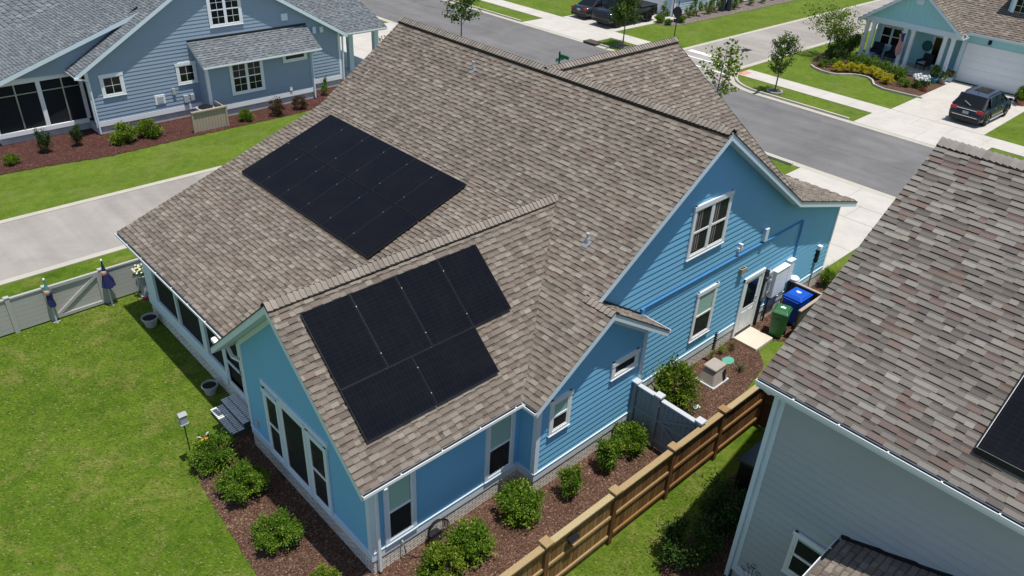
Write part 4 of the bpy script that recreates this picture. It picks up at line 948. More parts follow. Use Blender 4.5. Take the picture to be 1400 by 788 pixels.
# dormer
FTo=Fr((52.9,0),(0,1),(-1,0)); wall(T,FTo,[[(3.4,4.3),(6.1,4.3),(6.1,5.6),(4.75,6.5),(3.4,5.6)]],'siding_teal',lap=0)
mb=MB(); mb.box(52.95,56.5,3.45,6.05,4.2,5.6); mb.build('dormer_body','siding_teal',T)
DP=(6.62+.7*4.75,0,-.7);DQ=(6.62-.7*4.75,0,.7); rm=MB(); deck(T,DP,[[(52.6,4.75),(57.5,4.75),(57.5,6.4),(52.6,6.4)]],mb=rm,th=.15); deck(T,DQ,[[(52.6,3.1),(57.5,3.1),(57.5,4.75),(52.6,4.75)]],mb=rm,th=.15); dm=rm.build('dormer_roof','trim',T)
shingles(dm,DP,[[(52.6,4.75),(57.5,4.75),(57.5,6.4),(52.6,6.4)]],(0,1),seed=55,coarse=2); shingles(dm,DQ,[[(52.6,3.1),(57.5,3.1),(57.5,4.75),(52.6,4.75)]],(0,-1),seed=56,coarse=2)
window(T,FTo,4.0,5.95,4.05,5.5,cols=2,double=False,grid=(2,3),trim='white',tw=.16,glass='darkglass')
mb=MB(); mb.lathe([(.0,0),(.30,0),(.36,.03),(.30,.06),(0.0,.06)],(0,0,0),16); 
wr=mb; wr.v=[(52.26-z,9.98+x*1.0-0,1.55+y) for x,y,z in wr.v]; wr.build('wreath','wreath',T)
# flag on a porch column
fl=thing('flag','red and white striped flag with blue corner hanging from the teal house porch','flag',(50.0,10.7,2.3))
mb=MB(); mb.tube([(50.2,10.9,2.2),(49.3,10.8,2.75)],.02); mb.build('flag_pole','white',fl)
def cloth(mb,i0,i1,j0,j1):
    for i in range(i0,i1):
        for j in range(j0,j1):
            def q(i,j): 
                u=i/8; v=j/13; return (49.42+.52*u+.04*math.sin(v*9+u*4),10.78+.42*(v-.5)*(1-.25*u)+.06*math.sin(u*7+v*3)+.12*u,2.66-1.55*u-.15*v+.25*(1-u)*(0))
            mb.face([q(i,j),q(i+1,j),q(i+1,j+1),q(i,j+1)])
for k in range(13):
    mb=MB(); cloth(mb,0 if k>=7 else 3,8,k,k+1); mb.build('flag_stripe','red_flag' if k%2==0 else 'white_flag',fl,recalc=False)
mb=MB(); cloth(mb,0,3,0,7); mb.build('flag_canton','blue_flag',fl,recalc=False)
# porch furniture
def armchair(name,label,x,y,rz,mat,cmat,group=None):
    t=thing(name,label,'chair',(x,y,.2),local=True,rz=rz,group=group); ORG[t.name]=(0,0,0)
    mb=MB(); mb.box(-.32,.32,-.33,.33,.28,.40); mb.box(-.36,-.28,-.35,.33,.25,.62); mb.box(.28,.36,-.35,.33,.25,.62); mb.build('seat_frame',mat,t,bevel=.03)
    mb=MB(); mb.mesh([(-.36,.28,.3),(.36,.28,.3),(.36,.36,.3),(-.36,.36,.3),(-.36,.40,1.0),(.36,.40,1.0),(.36,.48,.97),(-.36,.48,.97)],[(0,3,2,1),(4,5,6,7),(0,1,5,4),(1,2,6,5),(2,3,7,6),(3,0,4,7)]); mb.build('backrest',mat,t,bevel=.03)
    mb=MB(); mb.box(-.27,.27,-.32,.27,.40,.5); mb.build('cushion',cmat,t,bevel=.03)
    for sx in (-.31,.31):
        for sy in (-.3,.3): mb=MB(); mb.tube([(sx,sy,0),(sx,sy,.28)],.025,6); mb.build('leg',mat,t)
    return t
armchair('armchair','dark wicker armchair on the teal porch nearer its left end',51.5,13.0,R(-80),'wicker','wicker')
armchair('armchair','dark wicker armchair on the teal porch, under the double window beside the flag',51.5,11.9,R(-95),'wicker','wicker')
armchair('rocking_chair','pale cushioned chair with black frame on the teal porch by the door',51.4,9.6,R(-100),'black','cushion')
tb=thing('side_table','small pale table on the teal porch in front of the wicker chairs','table',(50.9,13.1,.2)); mb=MB(); mb.box(50.65,51.1,12.8,13.35,.56,.6); mb.build('table_top','potlblue',tb); mb=MB(); mb.box(50.8,50.95,13.0,13.15,.2,.56); mb.build('pedestal','white',tb)
# ---------------------------------------------------------------- pale house at the top
Wh=thing('pale_blue_house','pale blue horizontally sided house behind shrubs at the top edge','house',(57,32,0))
FW=Fr((0,29.3),(1,0),(0,-1)); FWg=Fr((49.5,0),(0,1),(-1,0))
wall(Wh,FW,[[(49.5,.3),(68,.3),(68,3.1),(49.5,3.1)]],'siding_pale',lap=.2); wall(Wh,FWg,[[(29.3,.1),(38,.1),(38,3.1),(33.6,5.6),(29.3,3.1)]],'siding_pale',lap=.2)
mb=MB(); fb(mb,FW,49.46,49.72,.0,3.1,0,.04); fb(mb,FWg,29.26,29.5,.0,3.1,0,.04); fb(mb,FWg,30.2,30.4,.0,2.5,0,.04); fb(mb,FW,49.7,68,.1,.3,0,.03); mb.build('corner_board','white',Wh)
mb=MB(); fb(mb,FWg,30.4,36.0,.05,2.4,0,.03); mb.build('garage_door','white',Wh)
mb=MB(); mb.box(49.8,67.5,29.6,37.7,0,3.0); mb.build('inner_core','siding_pale',Wh)
rm=MB(); W1=(2.95-.58*28.9,0,.58); W2=(2.95+.58*(33.6-28.9)+.58*33.6,0,-.58); w1=[[(49.1,28.9),(68.4,28.9),(68.4,33.6),(49.1,33.6)]]; w2=[[(49.1,33.6),(68.4,33.6),(68.4,38.3),(49.1,38.3)]]
deck(Wh,W1,w1,mb=rm); deck(Wh,W2,w2,mb=rm); wr_=rm.build('roof','white',Wh); shingles(wr_,W1,w1,(0,-1),'cool',seed=61,coarse=2); shingles(wr_,W2,w2,(0,1),'cool',seed=62,coarse=3)
cv=thing('covered_grill','dark navy fabric cover standing among shrubs against the pale blue house','cover',(55.2,28.3,0))
mb=MB(); mb.lathe([(.42,0),(.40,.3),(.33,.9),(.26,1.3),(.30,1.42),(.1,1.5)],(55.2,28.35,0),12,squash=(1,.7)); mb.lathe([(.3,0),(.26,.6),(.2,1.1),(.05,1.25)],(55.8,28.1,0),10); mb.build('fabric_cover','carnavy',cv)

# ---------------------------------------------------------------- fences
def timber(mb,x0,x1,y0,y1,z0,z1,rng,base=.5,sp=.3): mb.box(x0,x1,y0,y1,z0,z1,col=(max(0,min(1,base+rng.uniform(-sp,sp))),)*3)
wf=thing('wooden_fence','tan timber privacy fence with capped posts between the blue and grey houses','fence',(4.5,-2.78,0)); rng=random.Random(7)
px=[-1.9,.22,2.37,4.53,6.64,8.72,10.8]; YF=-2.78
for i,x in enumerate(px):
    mb=MB(); timber(mb,x-.06,x+.06,YF-.07,YF+.05,0,1.68,rng,.22,.1); p=mb.build('post','wood',wf)
    mb=MB(); timber(mb,x-.115,x+.115,YF-.12,YF+.12,1.685,1.735,rng,.75,.15); mb.build('post_cap','wood',p)
for i in range(len(px)-1):
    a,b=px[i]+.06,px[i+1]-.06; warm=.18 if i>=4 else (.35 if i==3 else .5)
    mb=MB(); n=int((b-a)/.142); 
    for k in range(n): 
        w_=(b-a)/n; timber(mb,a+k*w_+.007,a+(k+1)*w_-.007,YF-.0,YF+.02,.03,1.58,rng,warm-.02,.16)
    mb.build('picket_panel','wood',wf)
    for z in (.28,.92): mb=MB(); timber(mb,a,b,YF-.045,YF-.003,z-.038,z+.038,rng,warm+.22,.08); mb.build('rail','wood',wf)
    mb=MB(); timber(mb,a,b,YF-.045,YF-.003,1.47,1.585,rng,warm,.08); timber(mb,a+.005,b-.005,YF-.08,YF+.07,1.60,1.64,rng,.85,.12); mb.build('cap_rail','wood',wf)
mb=MB()
for k in range(16): timber(mb,10.82,10.84,YF-.05-.14*(k+1)+.004,YF-.05-.14*k-.004,.03,1.58,rng,.12,.08)
timber(mb,10.76,10.90,-5.1,YF-.08,1.6,1.64,rng,.5,.1); timber(mb,10.78,10.82,-5.1,YF-.08,.88,.97,rng,.25,.1); mb.build('return_panel','wood',wf)
sl=thing('solar_fence_lamp','small dark solar lamp clipped below the cap of the wooden fence','lamp',(3.1,-2.87,1.3)); mb=MB(); mb.box(2.98,3.24,-2.90,-2.835,1.26,1.34); mb.build('lamp_body','black',sl); mb=MB(); mb.mesh([(2.97,-2.95,1.345),(3.25,-2.95,1.345),(3.25,-2.83,1.38),(2.97,-2.83,1.38),(2.97,-2.95,1.355),(3.25,-2.95,1.355),(3.25,-2.83,1.39),(2.97,-2.83,1.39)],[(0,3,2,1),(4,5,6,7),(0,1,5,4),(1,2,6,5),(2,3,7,6),(3,0,4,7)]); mb.build('solar_cap','cell',sl)
gf=thing('grey_fence','blue grey board fence with gate running from the blue house to the wooden fence','fence',(7.85,-1.7,0)); XG=7.85
for y in (-.66,-1.42,-2.68):
    mb=MB(); mb.box(XG-.06,XG+.06,y-.06,y+.06,0,1.72); p=mb.build('post','greyfence',gf); mb=MB(); mb.box(XG-.11,XG+.11,y-.11,y+.11,1.725,1.775); mb.build('post_cap','greyfence2',p)
mb=MB(); mb.box(XG-.07,XG+.07,-1.31,-.76,1.66,1.70); mb.box(XG-.07,XG+.07,-2.57,-1.53,1.62,1.66); mb.build('cap_rail','greyfence2',gf)
mb=MB()
for y0,y1,zt in ((-1.36,-.72,1.65),(-2.62,-1.48,1.61)):
    n=int((y1-y0)/.14)
    for k in range(n): w_=(y1-y0)/n; mb.box(XG,XG+.02,y0+k*w_+.005,y0+(k+1)*w_-.005,.05,zt)
mb.build('board_panel','greyfence',gf)
mb=MB()
for y0,y1 in ((-1.36,-.72),(-2.62,-1.48)):
    for z in (.3,.95): mb.box(XG-.035,XG,y0,y1,z-.045,z+.045)
mb.bar((XG-.03,-1.52,1.0),(XG-.03,-2.58,.28),.07,.03,up=(1,0,0)); mb.bar((XG-.031,-2.58,1.5),(XG-.031,-1.52,.98),.07,.03,up=(1,0,0)); mb.build('rail','greyfence',gf)
vf=thing('vinyl_fence','low grey beige horizontal board fence with braced gate along the alley','fence',(-1.5,14.4,0)); YV=14.4
def vpost(x,h=1.24): mb=MB(); mb.box(x-.065,x+.065,YV-.065,YV+.065,0,h); mb.box(x-.075,x+.075,YV-.075,YV+.075,h,h+.03); mb.build('post','vinylfence',vf)
for x in (-5.4,-3.12,-2.09,-.45,.95): vpost(x)
for a,b in ((-8,-5.47),(-5.33,-3.19),(-3.05,-2.16),(-.38,.88)):
    mb=MB()
    for k in range(7): mb.box(a,b,YV-.02,YV+.02,.06+k*.155,.06+k*.155+.148); mb.box(a,b,YV-.013,YV+.013,.2+k*.155,.222+k*.155)
    mb.box(a,b,YV-.045,YV+.045,1.17,1.22); mb.build('board_panel','vinylfence',vf)
gt=MB()
for k in range(7): gt.box(-2.0,-.54,YV-.012,YV+.02,.08+k*.15,.08+k*.15+.143); gt.box(-2.0,-.54,YV-.006,YV+.012,.2+k*.15,.24+k*.15)
gate=gt.build('gate','vinylfence',vf)
mb=MB(); mb.box(-2.02,-.52,YV-.06,YV-.013,.06,.16); mb.box(-2.02,-.52,YV-.06,YV+.03,1.12,1.22); mb.box(-2.02,-1.93,YV-.06,YV-.013,.16,1.12); mb.box(-.61,-.52,YV-.06,YV-.013,.16,1.12); mb.build('gate_frame','vinylfence',gate)
mb=MB(); mb.bar((-1.93,YV-.038,.17),(-.61,YV-.038,1.11),.095,.045,up=(0,1,0)); mb.build('gate_brace','vinylfence',gate)
# furled cloths on poles beside the gate
def poledoll(x,y,h,lab,mats,big):
    t=thing('garden_figure',lab,'garden ornament',(x,y,0))
    mb=MB(); mb.tube([(x,y,0),(x,y,h*.75)],.03,8); mb.build('pole','greyfence2',t)
    mb=MB(); mb.lathe([(.0,h),(.03,h-.02),(.035,h-.06),(.01,h-.08)],(x,y,0),10); mb.build('finial','white',t)
    mb=MB(); mb.lathe([(.015,h-.07),(.04,h-.25),(.07,h-.42),(.05,h-.44)],(x,y,0),12); mb.build('pointed_hat',mats[0],t)
    mb=MB(); mb.lathe([(.02,h-.40),(.075,h-.44),(.085,h-.5),(.06,h-.58),(.02,h-.6)],(x-.02,y-.03,0),12); mb.build('face','skin',t)
    mb=MB(); rr=.20 if big else .12; pr=[(.05,h-.46),(.10,h-.55),(rr*.75,h-.75),(rr,h-.98),(rr*.95,h-1.0)]
    mb.lathe(pr,(x+.03,y,0),14); 
    mb.v=[(a+.025*math.sin(c*30+a*40),b+.02*math.cos(a*70),c) for a,b,c in mb.v]; mb.build('cloth_robe',mats[1],t)
    mb=MB(); mb.box(x-.1,x+.1,y-.03,y+.03,0,.04); mb.box(x-.03,x+.03,y-.1,y+.1,0,.04); mb.build('foot','stone',t)
poledoll(-2.06,14.22,1.62,'slim figure on a pole with green hat and dark cloth left of the fence gate',('cloth_green','cloth_navy'),False)
poledoll(-.40,14.16,1.72,'figure on a pole with wide navy patterned robe right of the fence gate',('cloth_navy','cloth_navy'),True)
# ---------------------------------------------------------------- plants
def leaves(name,parent,mat,rx,ry,rz,cz,n,size,seed,clumps=26,tone=.5,spread=.30,up=.3,long=1.9):
    rng=random.Random(seed); mb=MB(); cl=[]
    for _ in range(clumps):
        while True:
            v=Vector((rng.uniform(-1,1),rng.uniform(-1,1),rng.uniform(-1,1)))
            if v.length<1: break
        v=v.normalized()*(.45+.5*rng.random()) if v.length>.01 else v
        cl.append((Vector((v.x*rx,v.y*ry,cz+v.z*rz)),rng.uniform(.6,1.25),rng.uniform(-.16,.16)))
    for _ in range(n):
        c,s,tn=rng.choice(cl)
        o=Vector((rng.gauss(0,1),rng.gauss(0,1),rng.gauss(0,1)))*spread*s*.5; o.x*=rx;o.y*=ry;o.z*=rz
        p=c+o
        if p.z<.03: continue
        d=Vector((rng.gauss(0,1),rng.gauss(0,1),rng.gauss(0,1)+up)).normalized(); out=Vector((p.x/rx,p.y/ry,(p.z-cz)/rz)); d=(d+out*.7).normalized()
        a=d.cross(Vector((rng.gauss(0,1),rng.gauss(0,1),rng.gauss(0,1)))).normalized(); L=size*rng.uniform(.6,1.3); W=L/long
        t=max(.02,min(1,tone+tn+rng.gauss(0,.16)))
        m=p+d*L*.5; nrm=a.cross(d)*L*.12
        mb.face([p,m+a*W*.5+nrm,p+d*L,m-a*W*.5+nrm],(t,t,t))
    o=mb.build(name,mat,parent,recalc=False); return o
def stems(parent,n,h,r,seed,rad=.012,name='stem',mat='bark'):
    rng=random.Random(seed); mb=MB()
    for k in range(n):
        a=rng.uniform(0,6.28); mb.tube([(0,0,0),(r*.4*math.cos(a),r*.4*math.sin(a),h*.5),(r*math.cos(a+.2),r*math.sin(a+.2),h)],[rad,rad*.7,rad*.4],5)
    return mb.build(name,mat,parent)
PROTO={}
def shrub(key,label,x,y,sc=1,rz=None,group=None,z=.02,scz=None,cat='shrub',name=None):
    first,args=PROTO[key]
    if first is None:
        t=thing(name or args['name'],label,cat,(0,0,0),local=True)
        leaves('foliage',t,*args['leaf']); stems(t,*args['stem'])
        PROTO[key]=(t,args)
    else:
        t=copy_tree(first); t['label']=label
        if 'group' in t: del t['group']
        t['category']=cat
    rz=rz if rz is not None else (x*7.3+y*3.1)%6.28
    t.location=(x,y,z); t.rotation_euler=(0,0,rz); t.scale=(sc,sc,scz or sc)
    if group: t['group']=group
    return t
def proto(key,name,leaf,stem): PROTO[key]=(None,dict(name=name,leaf=leaf,stem=stem))
# leaf = (mat,rx,ry,rz,cz,n,size,seed,clumps,tone)
proto('round','round_shrub',('leaf',.50,.50,.40,.42,6500,.066,1,40,.66),(6,.5,.3,1))
proto('rear','round_shrub',('leaf',.56,.54,.40,.42,7000,.068,2,40,.60),(6,.5,.3,2))
proto('small','upright_shrub',('leaf',.29,.29,.40,.42,3600,.052,3,24,.58),(5,.5,.15,3))
proto('yel','round_shrub',('leaf_yel',.50,.48,.36,.38,5200,.072,4,34,.5),(5,.4,.25,4))
proto('cone','conical_shrub',('leaf_dark',.30,.30,.60,.60,2600,.06,5,30,.5),(3,.9,.08,5))
proto('red','reddish_shrub',('leaf_red',.46,.46,.36,.38,2600,.06,6,26,.5),(6,.4,.3,6))
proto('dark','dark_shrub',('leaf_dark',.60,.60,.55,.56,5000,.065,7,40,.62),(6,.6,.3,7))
proto('gold','golden_shrub',('leaf_gold',.42,.38,.30,.32,2600,.075,8,26,.62),(4,.3,.2,8))
proto('mid','leafy_shrub',('leaf',.55,.50,.36,.38,2200,.085,9,26,.62),(5,.4,.3,9))
proto('big','tall_shrub',('leaf_dark',.9,.8,.95,.95,5200,.10,10,44,.72),(6,1.2,.5,10))
proto('bamboo','tall_feathery_shrub',('leaf_yel',.62,.55,.80,.78,6500,.085,11,52,.42),(14,1.3,.5,11))
proto('twig','upright_shrub',('leaf',.32,.32,.62,.66,900,.09,12,16,.7),(8,1.1,.25,12))
shrub('rear','spreading green shrub at the lawn edge beside the bird feeder',-1.12,5.38,1.0,scz=.95)
shrub('rear','middle green shrub of the three in the rear mulch bed',-1.02,3.88,1.0)
shrub('rear','third green shrub of the rear mulch bed, farthest from the feeder',-1.15,2.06,.92)
shrub('yel','low yellow green clump at the bottom edge below the rear windows',-.95,.35,.7)
shrub('yel','sunlit green shrub by the coiled hose, at the bottom edge',1.05,-1.0,.98)
shrub('round','yellow green shrub right of the one at the coiled hose',1.95,-1.0,1.0)
shrub('round','large leafy green shrub below the inner corner of the blue house',3.5,-.90,1.06)
shrub('small','small oval green shrub in front of the brick corner of the blue house',4.9,-1.22,1.05,scz=1.1)
shrub('small','small upright dark green shrub in the middle of the side mulch bed',6.28,-1.2,1.2,scz=1.25)
shrub('round','rounded green shrub against the grey gate fence',7.3,-1.15,.92,scz=1.05)
shrub('bamboo','tall bright feathery shrub behind the grey fence beside the blue wall',9.45,-.95,1.05)
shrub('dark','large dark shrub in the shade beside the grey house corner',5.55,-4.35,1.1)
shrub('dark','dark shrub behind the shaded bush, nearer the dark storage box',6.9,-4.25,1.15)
shrub('cone','young conical evergreen left in front of the slate house porch',1.85,28.5,1.0,scz=.95)
shrub('cone','young conical evergreen beside the downspout of the slate house',3.25,28.5,.85,scz=.85)
shrub('yel','small yellow green shrub at the left edge by the slate house porch',.35,28.0,.62)
shrub('yel','bright green shrub below the small square window of the slate house',5.0,27.75,1.15)
shrub('yel','bright green shrub beside the wall grille of the slate house',6.3,27.75,1.12)
shrub('yel','lime green low shrub right of the taupe equipment screen',10.9,27.1,.72,scz=.8)
shrub('red','bronze leaved shrub in the middle below the slate bump out window',12.5,27.0,1.1)
shrub('red','bronze leaved shrub at the right end of the slate house bed',13.95,27.1,.95)
shrub('twig','upright green shrub at the right corner of the slate house',16.2,28.3,.8,scz=.8)
shrub('small','green shrub by the porch posts of the slate house',20.7,29.9,1.0); shrub('yel','light green plant in mulch beside the slate porch walk',23.0,30.6,.8); shrub('dark','dark shrub at the street side of the slate porch',24.6,31.0,.7)
for i,(x,y,lab) in enumerate(((46.35,13.1,'first from the left'),(46.95,12.45,'second from the left'),(47.2,11.85,'third from the left'),(47.3,11.15,'third from the right'),(46.95,10.45,'second from the right'),(46.5,9.75,'the last on the right'))):
    shrub('gold','golden yellow shrub in the teal house bed, '+lab,x,y,1.0,group='golden shrubs in the teal house bed')
shrub('mid','wide green shrub behind the golden row at the left porch columns',48.7,12.9,1.4); shrub('mid','wide green shrub behind the golden row in front of the flag',48.9,11.6,1.35)
shrub('mid','bright green bushy shrub left of the porch steps of the teal house',48.1,10.0,1.35); shrub('mid','green shrub in front of the white flowers of the teal house',46.9,8.9,.8)
shrub('big','tall dark shrub at the left corner of the teal porch',50.2,14.6,1.15); shrub('dark','dark green shrub under the myrtle tree of the teal house',48.6,14.6,1.1); shrub('mid','loose green plant at the left tip of the teal house bed',46.6,14.3,.8); shrub('mid','loose green plant between the myrtle and the golden row',47.4,13.8,.9)
fl_=shrub('mid','white flowering shrub at the right end of the teal house bed',47.5,8.1,.95); 
mb=MB(); rng=random.Random(4)
for k in range(90):
    a=rng.uniform(0,6.28); r=rng.random()**.5*.55; z=.55+rng.random()*.25; p=(r*math.cos(a),r*math.sin(a),z); mb.box(p[0]-.045,p[0]+.045,p[1]-.045,p[1]+.045,z,z+.05)
mb.build('blossom','petal',fl_)
for i,(x,y,s,lab) in enumerate(((46.9,28.6,.8,'low round shrub at the pale house corner left of the white corner board'),(46.9,27.75,.62,'small round shrub nearest the stop sign in front of the pale house'),(48.5,27.7,.75,'round shrub right of the stop sign in front of the pale house'))): shrub('round',lab,x,y,s)
for i,(x,y,s,lab) in enumerate(((47.9,28.9,1.3,'narrow upright shrub at the white corner board of the pale house'),(50.4,28.4,1.1,'loose upright shrub, first along the pale side wall'),(51.6,28.4,1.6,'tall loose shrub, second along the pale side wall'),(53.0,28.3,1.25,'leafy shrub left of the navy covered object'),(54.2,28.4,1.5,'dense green shrub touching the left side of the navy cover'),(56.5,28.1,1.2,'green shrub right of the navy cover'),(57.6,28.3,1.3,'second green shrub right of the navy cover'),(59.6,28.3,1.2,'green shrub in the pale house bed, third from the right edge of the bed'),(61.4,28.2,1.1,'shrub in the pale house bed just before the last one'),(63.4,28.3,1.0,'last shrub of the pale house bed at the top edge'))): shrub('twig',lab,x,y,s,scz=s*.8)
shrub('small','grassy green clump at the front corner of the blue house',19.3,-.35,.9,z=.02); shrub('yel','low yellow leaved shrub in the side bed before the driveway',18.3,-.75,.62,scz=.4)
# spiky grasses, small perennials
def tuft(name,label,x,y,n,h,r,mat,seed,cat='plant',w=.014):
    t=thing(name,label,cat,(x,y,.02),local=True); rng=random.Random(seed); mb=MB()
    for k in range(n):
        a=rng.uniform(0,6.28); l=h*rng.uniform(.6,1.1); rr=r*rng.uniform(.3,1); d=Vector((math.cos(a),math.sin(a),0)); s=Vector((-d.y,d.x,0))*w/2; tn=(rng.uniform(.3,1),)*3
        p=[d*rr*f+Vector((0,0,l*math.sin(f*1.9)/.95)) for f in (0,.45,.8,1.1)]
        for i in range(3): k0=1-.3*i; k1=1-.3*(i+1); mb.face([p[i]-s*k0,p[i]+s*k0,p[i+1]+s*k1,p[i+1]-s*k1],tn)
    mb.build('foliage',mat,t,recalc=False); t.location=(x,y,.02); return t
tuft('ornamental_grass','arching ornamental grass tuft at the front right corner of the blue house',19.75,-.55,260,.75,.75,'leaf_yel',3,'grass')
t=tuft('flower_spike','tall spiky plant with dark flower spike beside the generator',12.25,-.28,26,.45,.3,'leaf',5); mb=MB()
for k in range(40):
    z=.45+k*.016; a=k*2.4; mb.box(.03*math.cos(a)-.02,.03*math.cos(a)+.02,.03*math.sin(a)-.02,.03*math.sin(a)+.02,z,z+.02)
mb.build('flower','carnavy',t); mb=MB(); mb.tube([(0,0,0),(0,0,1.05)],.01,5); mb.build('stem','bark',t)
tuft('perennial','dry straggly plant beside the door slab of the blue house',13.3,-.35,70,.3,.35,'leaf_red',7); tuft('perennial','small green perennial between the spiky plant and the door slab',12.85,-.25,60,.28,.3,'leaf_yel',8); tuft('perennial','small dark flowering perennial in the mulch right of the green lid',12.55,-1.15,70,.22,.28,'leaf_dark',9); tuft('perennial','reddish sprig at the brick behind the middle side shrub',6.7,-.75,24,.3,.15,'leaf_red',11)
# trees
def tree(label,x,y,h,r,nleaf,mat,seed,c0=.4,size=.13,sparse=1,lean=0,name='young_tree',rx=1,ring=False):
    t=thing(name,label,'tree',(x,y,0),local=True); rng=random.Random(seed); mb=MB(); tips=[]
    mb.tube([(0,0,0),(lean*.3,0,h*.35),(lean*.6,.02,h*.7),(lean,0,h*.95)],[.05,.04,.024,.01],7)
    for k in range(16):
        z=h*(c0+(.92-c0)*k/16); a=k*2.4+rng.random(); f=1-abs((z/h-c0)/(1-c0)-.35)*1.0; L=r*max(.25,f)*rng.uniform(.7,1.15)
        b=Vector((lean*z/h,0,z)); e=b+Vector((math.cos(a)*L*rx,math.sin(a)*L*rx,L*rng.uniform(.5,1.0))); m=b.lerp(e,.5)+Vector((0,0,-.04)); mb.tube([b,m,e],[.018,.012,.005],5); tips+=[(m,.5),(e,.8),(b.lerp(e,.75),.7)]
    tips.append((Vector((lean,0,h)),.6)); mb.build('trunk','bark',t)
    lf=MB()
    for _ in range(nleaf):
        c,s=rng.choice(tips); p=c+Vector((rng.gauss(0,1),rng.gauss(0,1),rng.gauss(0,.8)))*r*.21*s*sparse; d=Vector((rng.gauss(0,1),rng.gauss(0,1),rng.gauss(0,.6)-.2)).normalized(); a=d.cross(Vector((rng.gauss(0,1),rng.gauss(0,1),rng.gauss(0,1)))).normalized(); L=size*rng.uniform(.6,1.3); tn=(max(0,min(1,.5+rng.gauss(0,.2))),)*3
        lf.face([p,p+d*L*.5+a*L*.36,p+d*L,p+d*L*.5-a*L*.36],tn)
    lf.build('crown',mat,t,recalc=False)
    if ring:
        mb=MB(); ri=.45; n=22
        for k in range(n): a=6.283*k/n; mb.bar((ri*math.cos(a),ri*math.sin(a),.06),(ri*math.cos(a+.27),ri*math.sin(a+.27),.06),.1,.09)
        mb.build('tree_ring','kerb',t)
        mb=MB(); mb.lathe([(.42,.02),(.4,.05),(.1,.07)],(0,0,0),16); mb.build('mulch_fill','mulch_grey',t)
    t.location=(x,y,0); return t
tree('young street tree rising behind the far left end of the main ridge',27.6,30.1,5.0,1.3,2000,'leaf_tree',1,c0=.40,size=.17)
tree('dense little street tree in a mulched circle across the street',38.8,25.6,3.7,1.1,3200,'leaf_tree',2,c0=.36,size=.15)
tree('sparse leggy tree showing beside the front gable of the blue house',28.4,11.1,4.9,1.0,800,'leaf_yel',3,c0=.42,size=.17,sparse=.9,lean=.3)
tree('slim young tree in a pale ring on the verge opposite',38.6,13.25,3.5,.85,3000,'leaf_tree',4,c0=.32,size=.11,ring=True)
tree('airy spreading myrtle at the left end of the teal house bed',48.9,15.3,3.1,1.6,2600,'leaf_yel',5,c0=.35,size=.13,rx=1.15,name='myrtle_tree')
tree('bare branched reddish shrub tree by the slate porch posts',22.6,31.3,1.6,.7,200,'leaf_dark',6,c0=.4,size=.12)
# ---------------------------------------------------------------- pots and garden things
def pot(name,label,x,y,r,h,mat,plant=None,z=0,group=None,sc=.5):
    t=thing(name,label,'plant pot',(x,y,z),local=True,group=group); mb=MB(); mb.lathe([(r*.68,0),(r*.92,h*.8),(r,h*.82),(r*1.06,h*.84),(r*1.06,h),(r*.94,h),(r*.9,h*.80),(.01,h*.78)],(0,0,0),24); mb.build('pot',mat,t,smooth=False)
    mb=MB(); mb.lathe([(r*.9,h*.84),(r*.5,h*.88),(.01,h*.89)],(0,0,0),18); mb.build('soil','soil',t)
    if plant:
        mt,n,rr,hh,seed,tone,sz=plant; leaves('plant',t,mt,rr,rr,hh,h+hh*.8,n,sz,seed,14,tone)
    t.location=(x,y,z); return t
pot('plant_pot','round grey pot of bare soil at the far corner of the screened porch',.08,12.25,.235,.33,'potgrey'); pot('plant_pot','grey pot of bare soil beside the brick porch steps',.04,8.0,.21,.31,'potgrey')
ped=thing('flower_pedestal','grey pedestal planter of white and yellow flowers in the fence corner by the porch','planter',(.62,14.0,0),local=True)
mb=MB(); mb.box(-.16,.16,-.16,.16,0,.08); mb.lathe([(.13,.08),(.10,.5),(.16,.78),(.2,.84)],(0,0,0),8); mb.build('pedestal','potgrey',ped); leaves('foliage',ped,'leaf',.24,.24,.15,.93,500,.07,3,14,.5)
for m_,sd in (('petal',3),('petal_yel',8)):
    mb=MB(); rng=random.Random(sd)
    for k in range(26): a=rng.uniform(0,6.28); r=.26*rng.random()**.5; z=.98+rng.random()*.14; mb.lathe([(.0,0),(.035,.01),(.02,.03)],(r*math.cos(a),r*math.sin(a),z),6)
    mb.build('blossom',m_,ped)
ped.location=(.62,14.0,0)
sh=thing('garden_clogs','pair of small red garden clogs on the lawn by the porch corner','shoes',(.55,13.83,0)); 
for dx in (-.06,.06):
    mb=MB(); mb.lathe([(.05,0),(.055,.03),(.045,.07),(.01,.09)],(.55+dx,13.83,0.01),10,squash=(.8,1.5)); mb.build('clog','red_flag',sh)
bf=thing('bird_feeder','grey box bird feeder on a thin black pole at the lawn edge','bird feeder',(-1.5,5.72,0))
mb=MB(); mb.tube([(-1.5,5.72,0),(-1.5,5.72,1.42)],.014,8); mb.build('pole','black',bf)
mb=MB(); mb.box(-1.60,-1.40,5.62,5.82,1.32,1.35); mb.box(-1.58,-1.42,5.64,5.80,1.35,1.60); mb.build('feeder_box','potgrey',bf); mb=MB(); mb.mesh([(-1.60,5.62,1.60),(-1.40,5.62,1.60),(-1.40,5.82,1.60),(-1.60,5.82,1.60),(-1.60,5.72,1.66),(-1.40,5.72,1.66)],[(0,3,2,1),(0,1,5,4),(2,3,4,5),(0,4,3),(1,2,5)]); mb.build('roof','potgrey',bf)
om=thing('garden_ornament','small white and orange winged ornament on a stake above the feeder shrub','ornament',(-1.12,5.72,0)); mb=MB(); mb.tube([(-1.12,5.72,0),(-1.12,5.72,.62)],.008,6); mb.build('stake','black',om)
mb=MB()
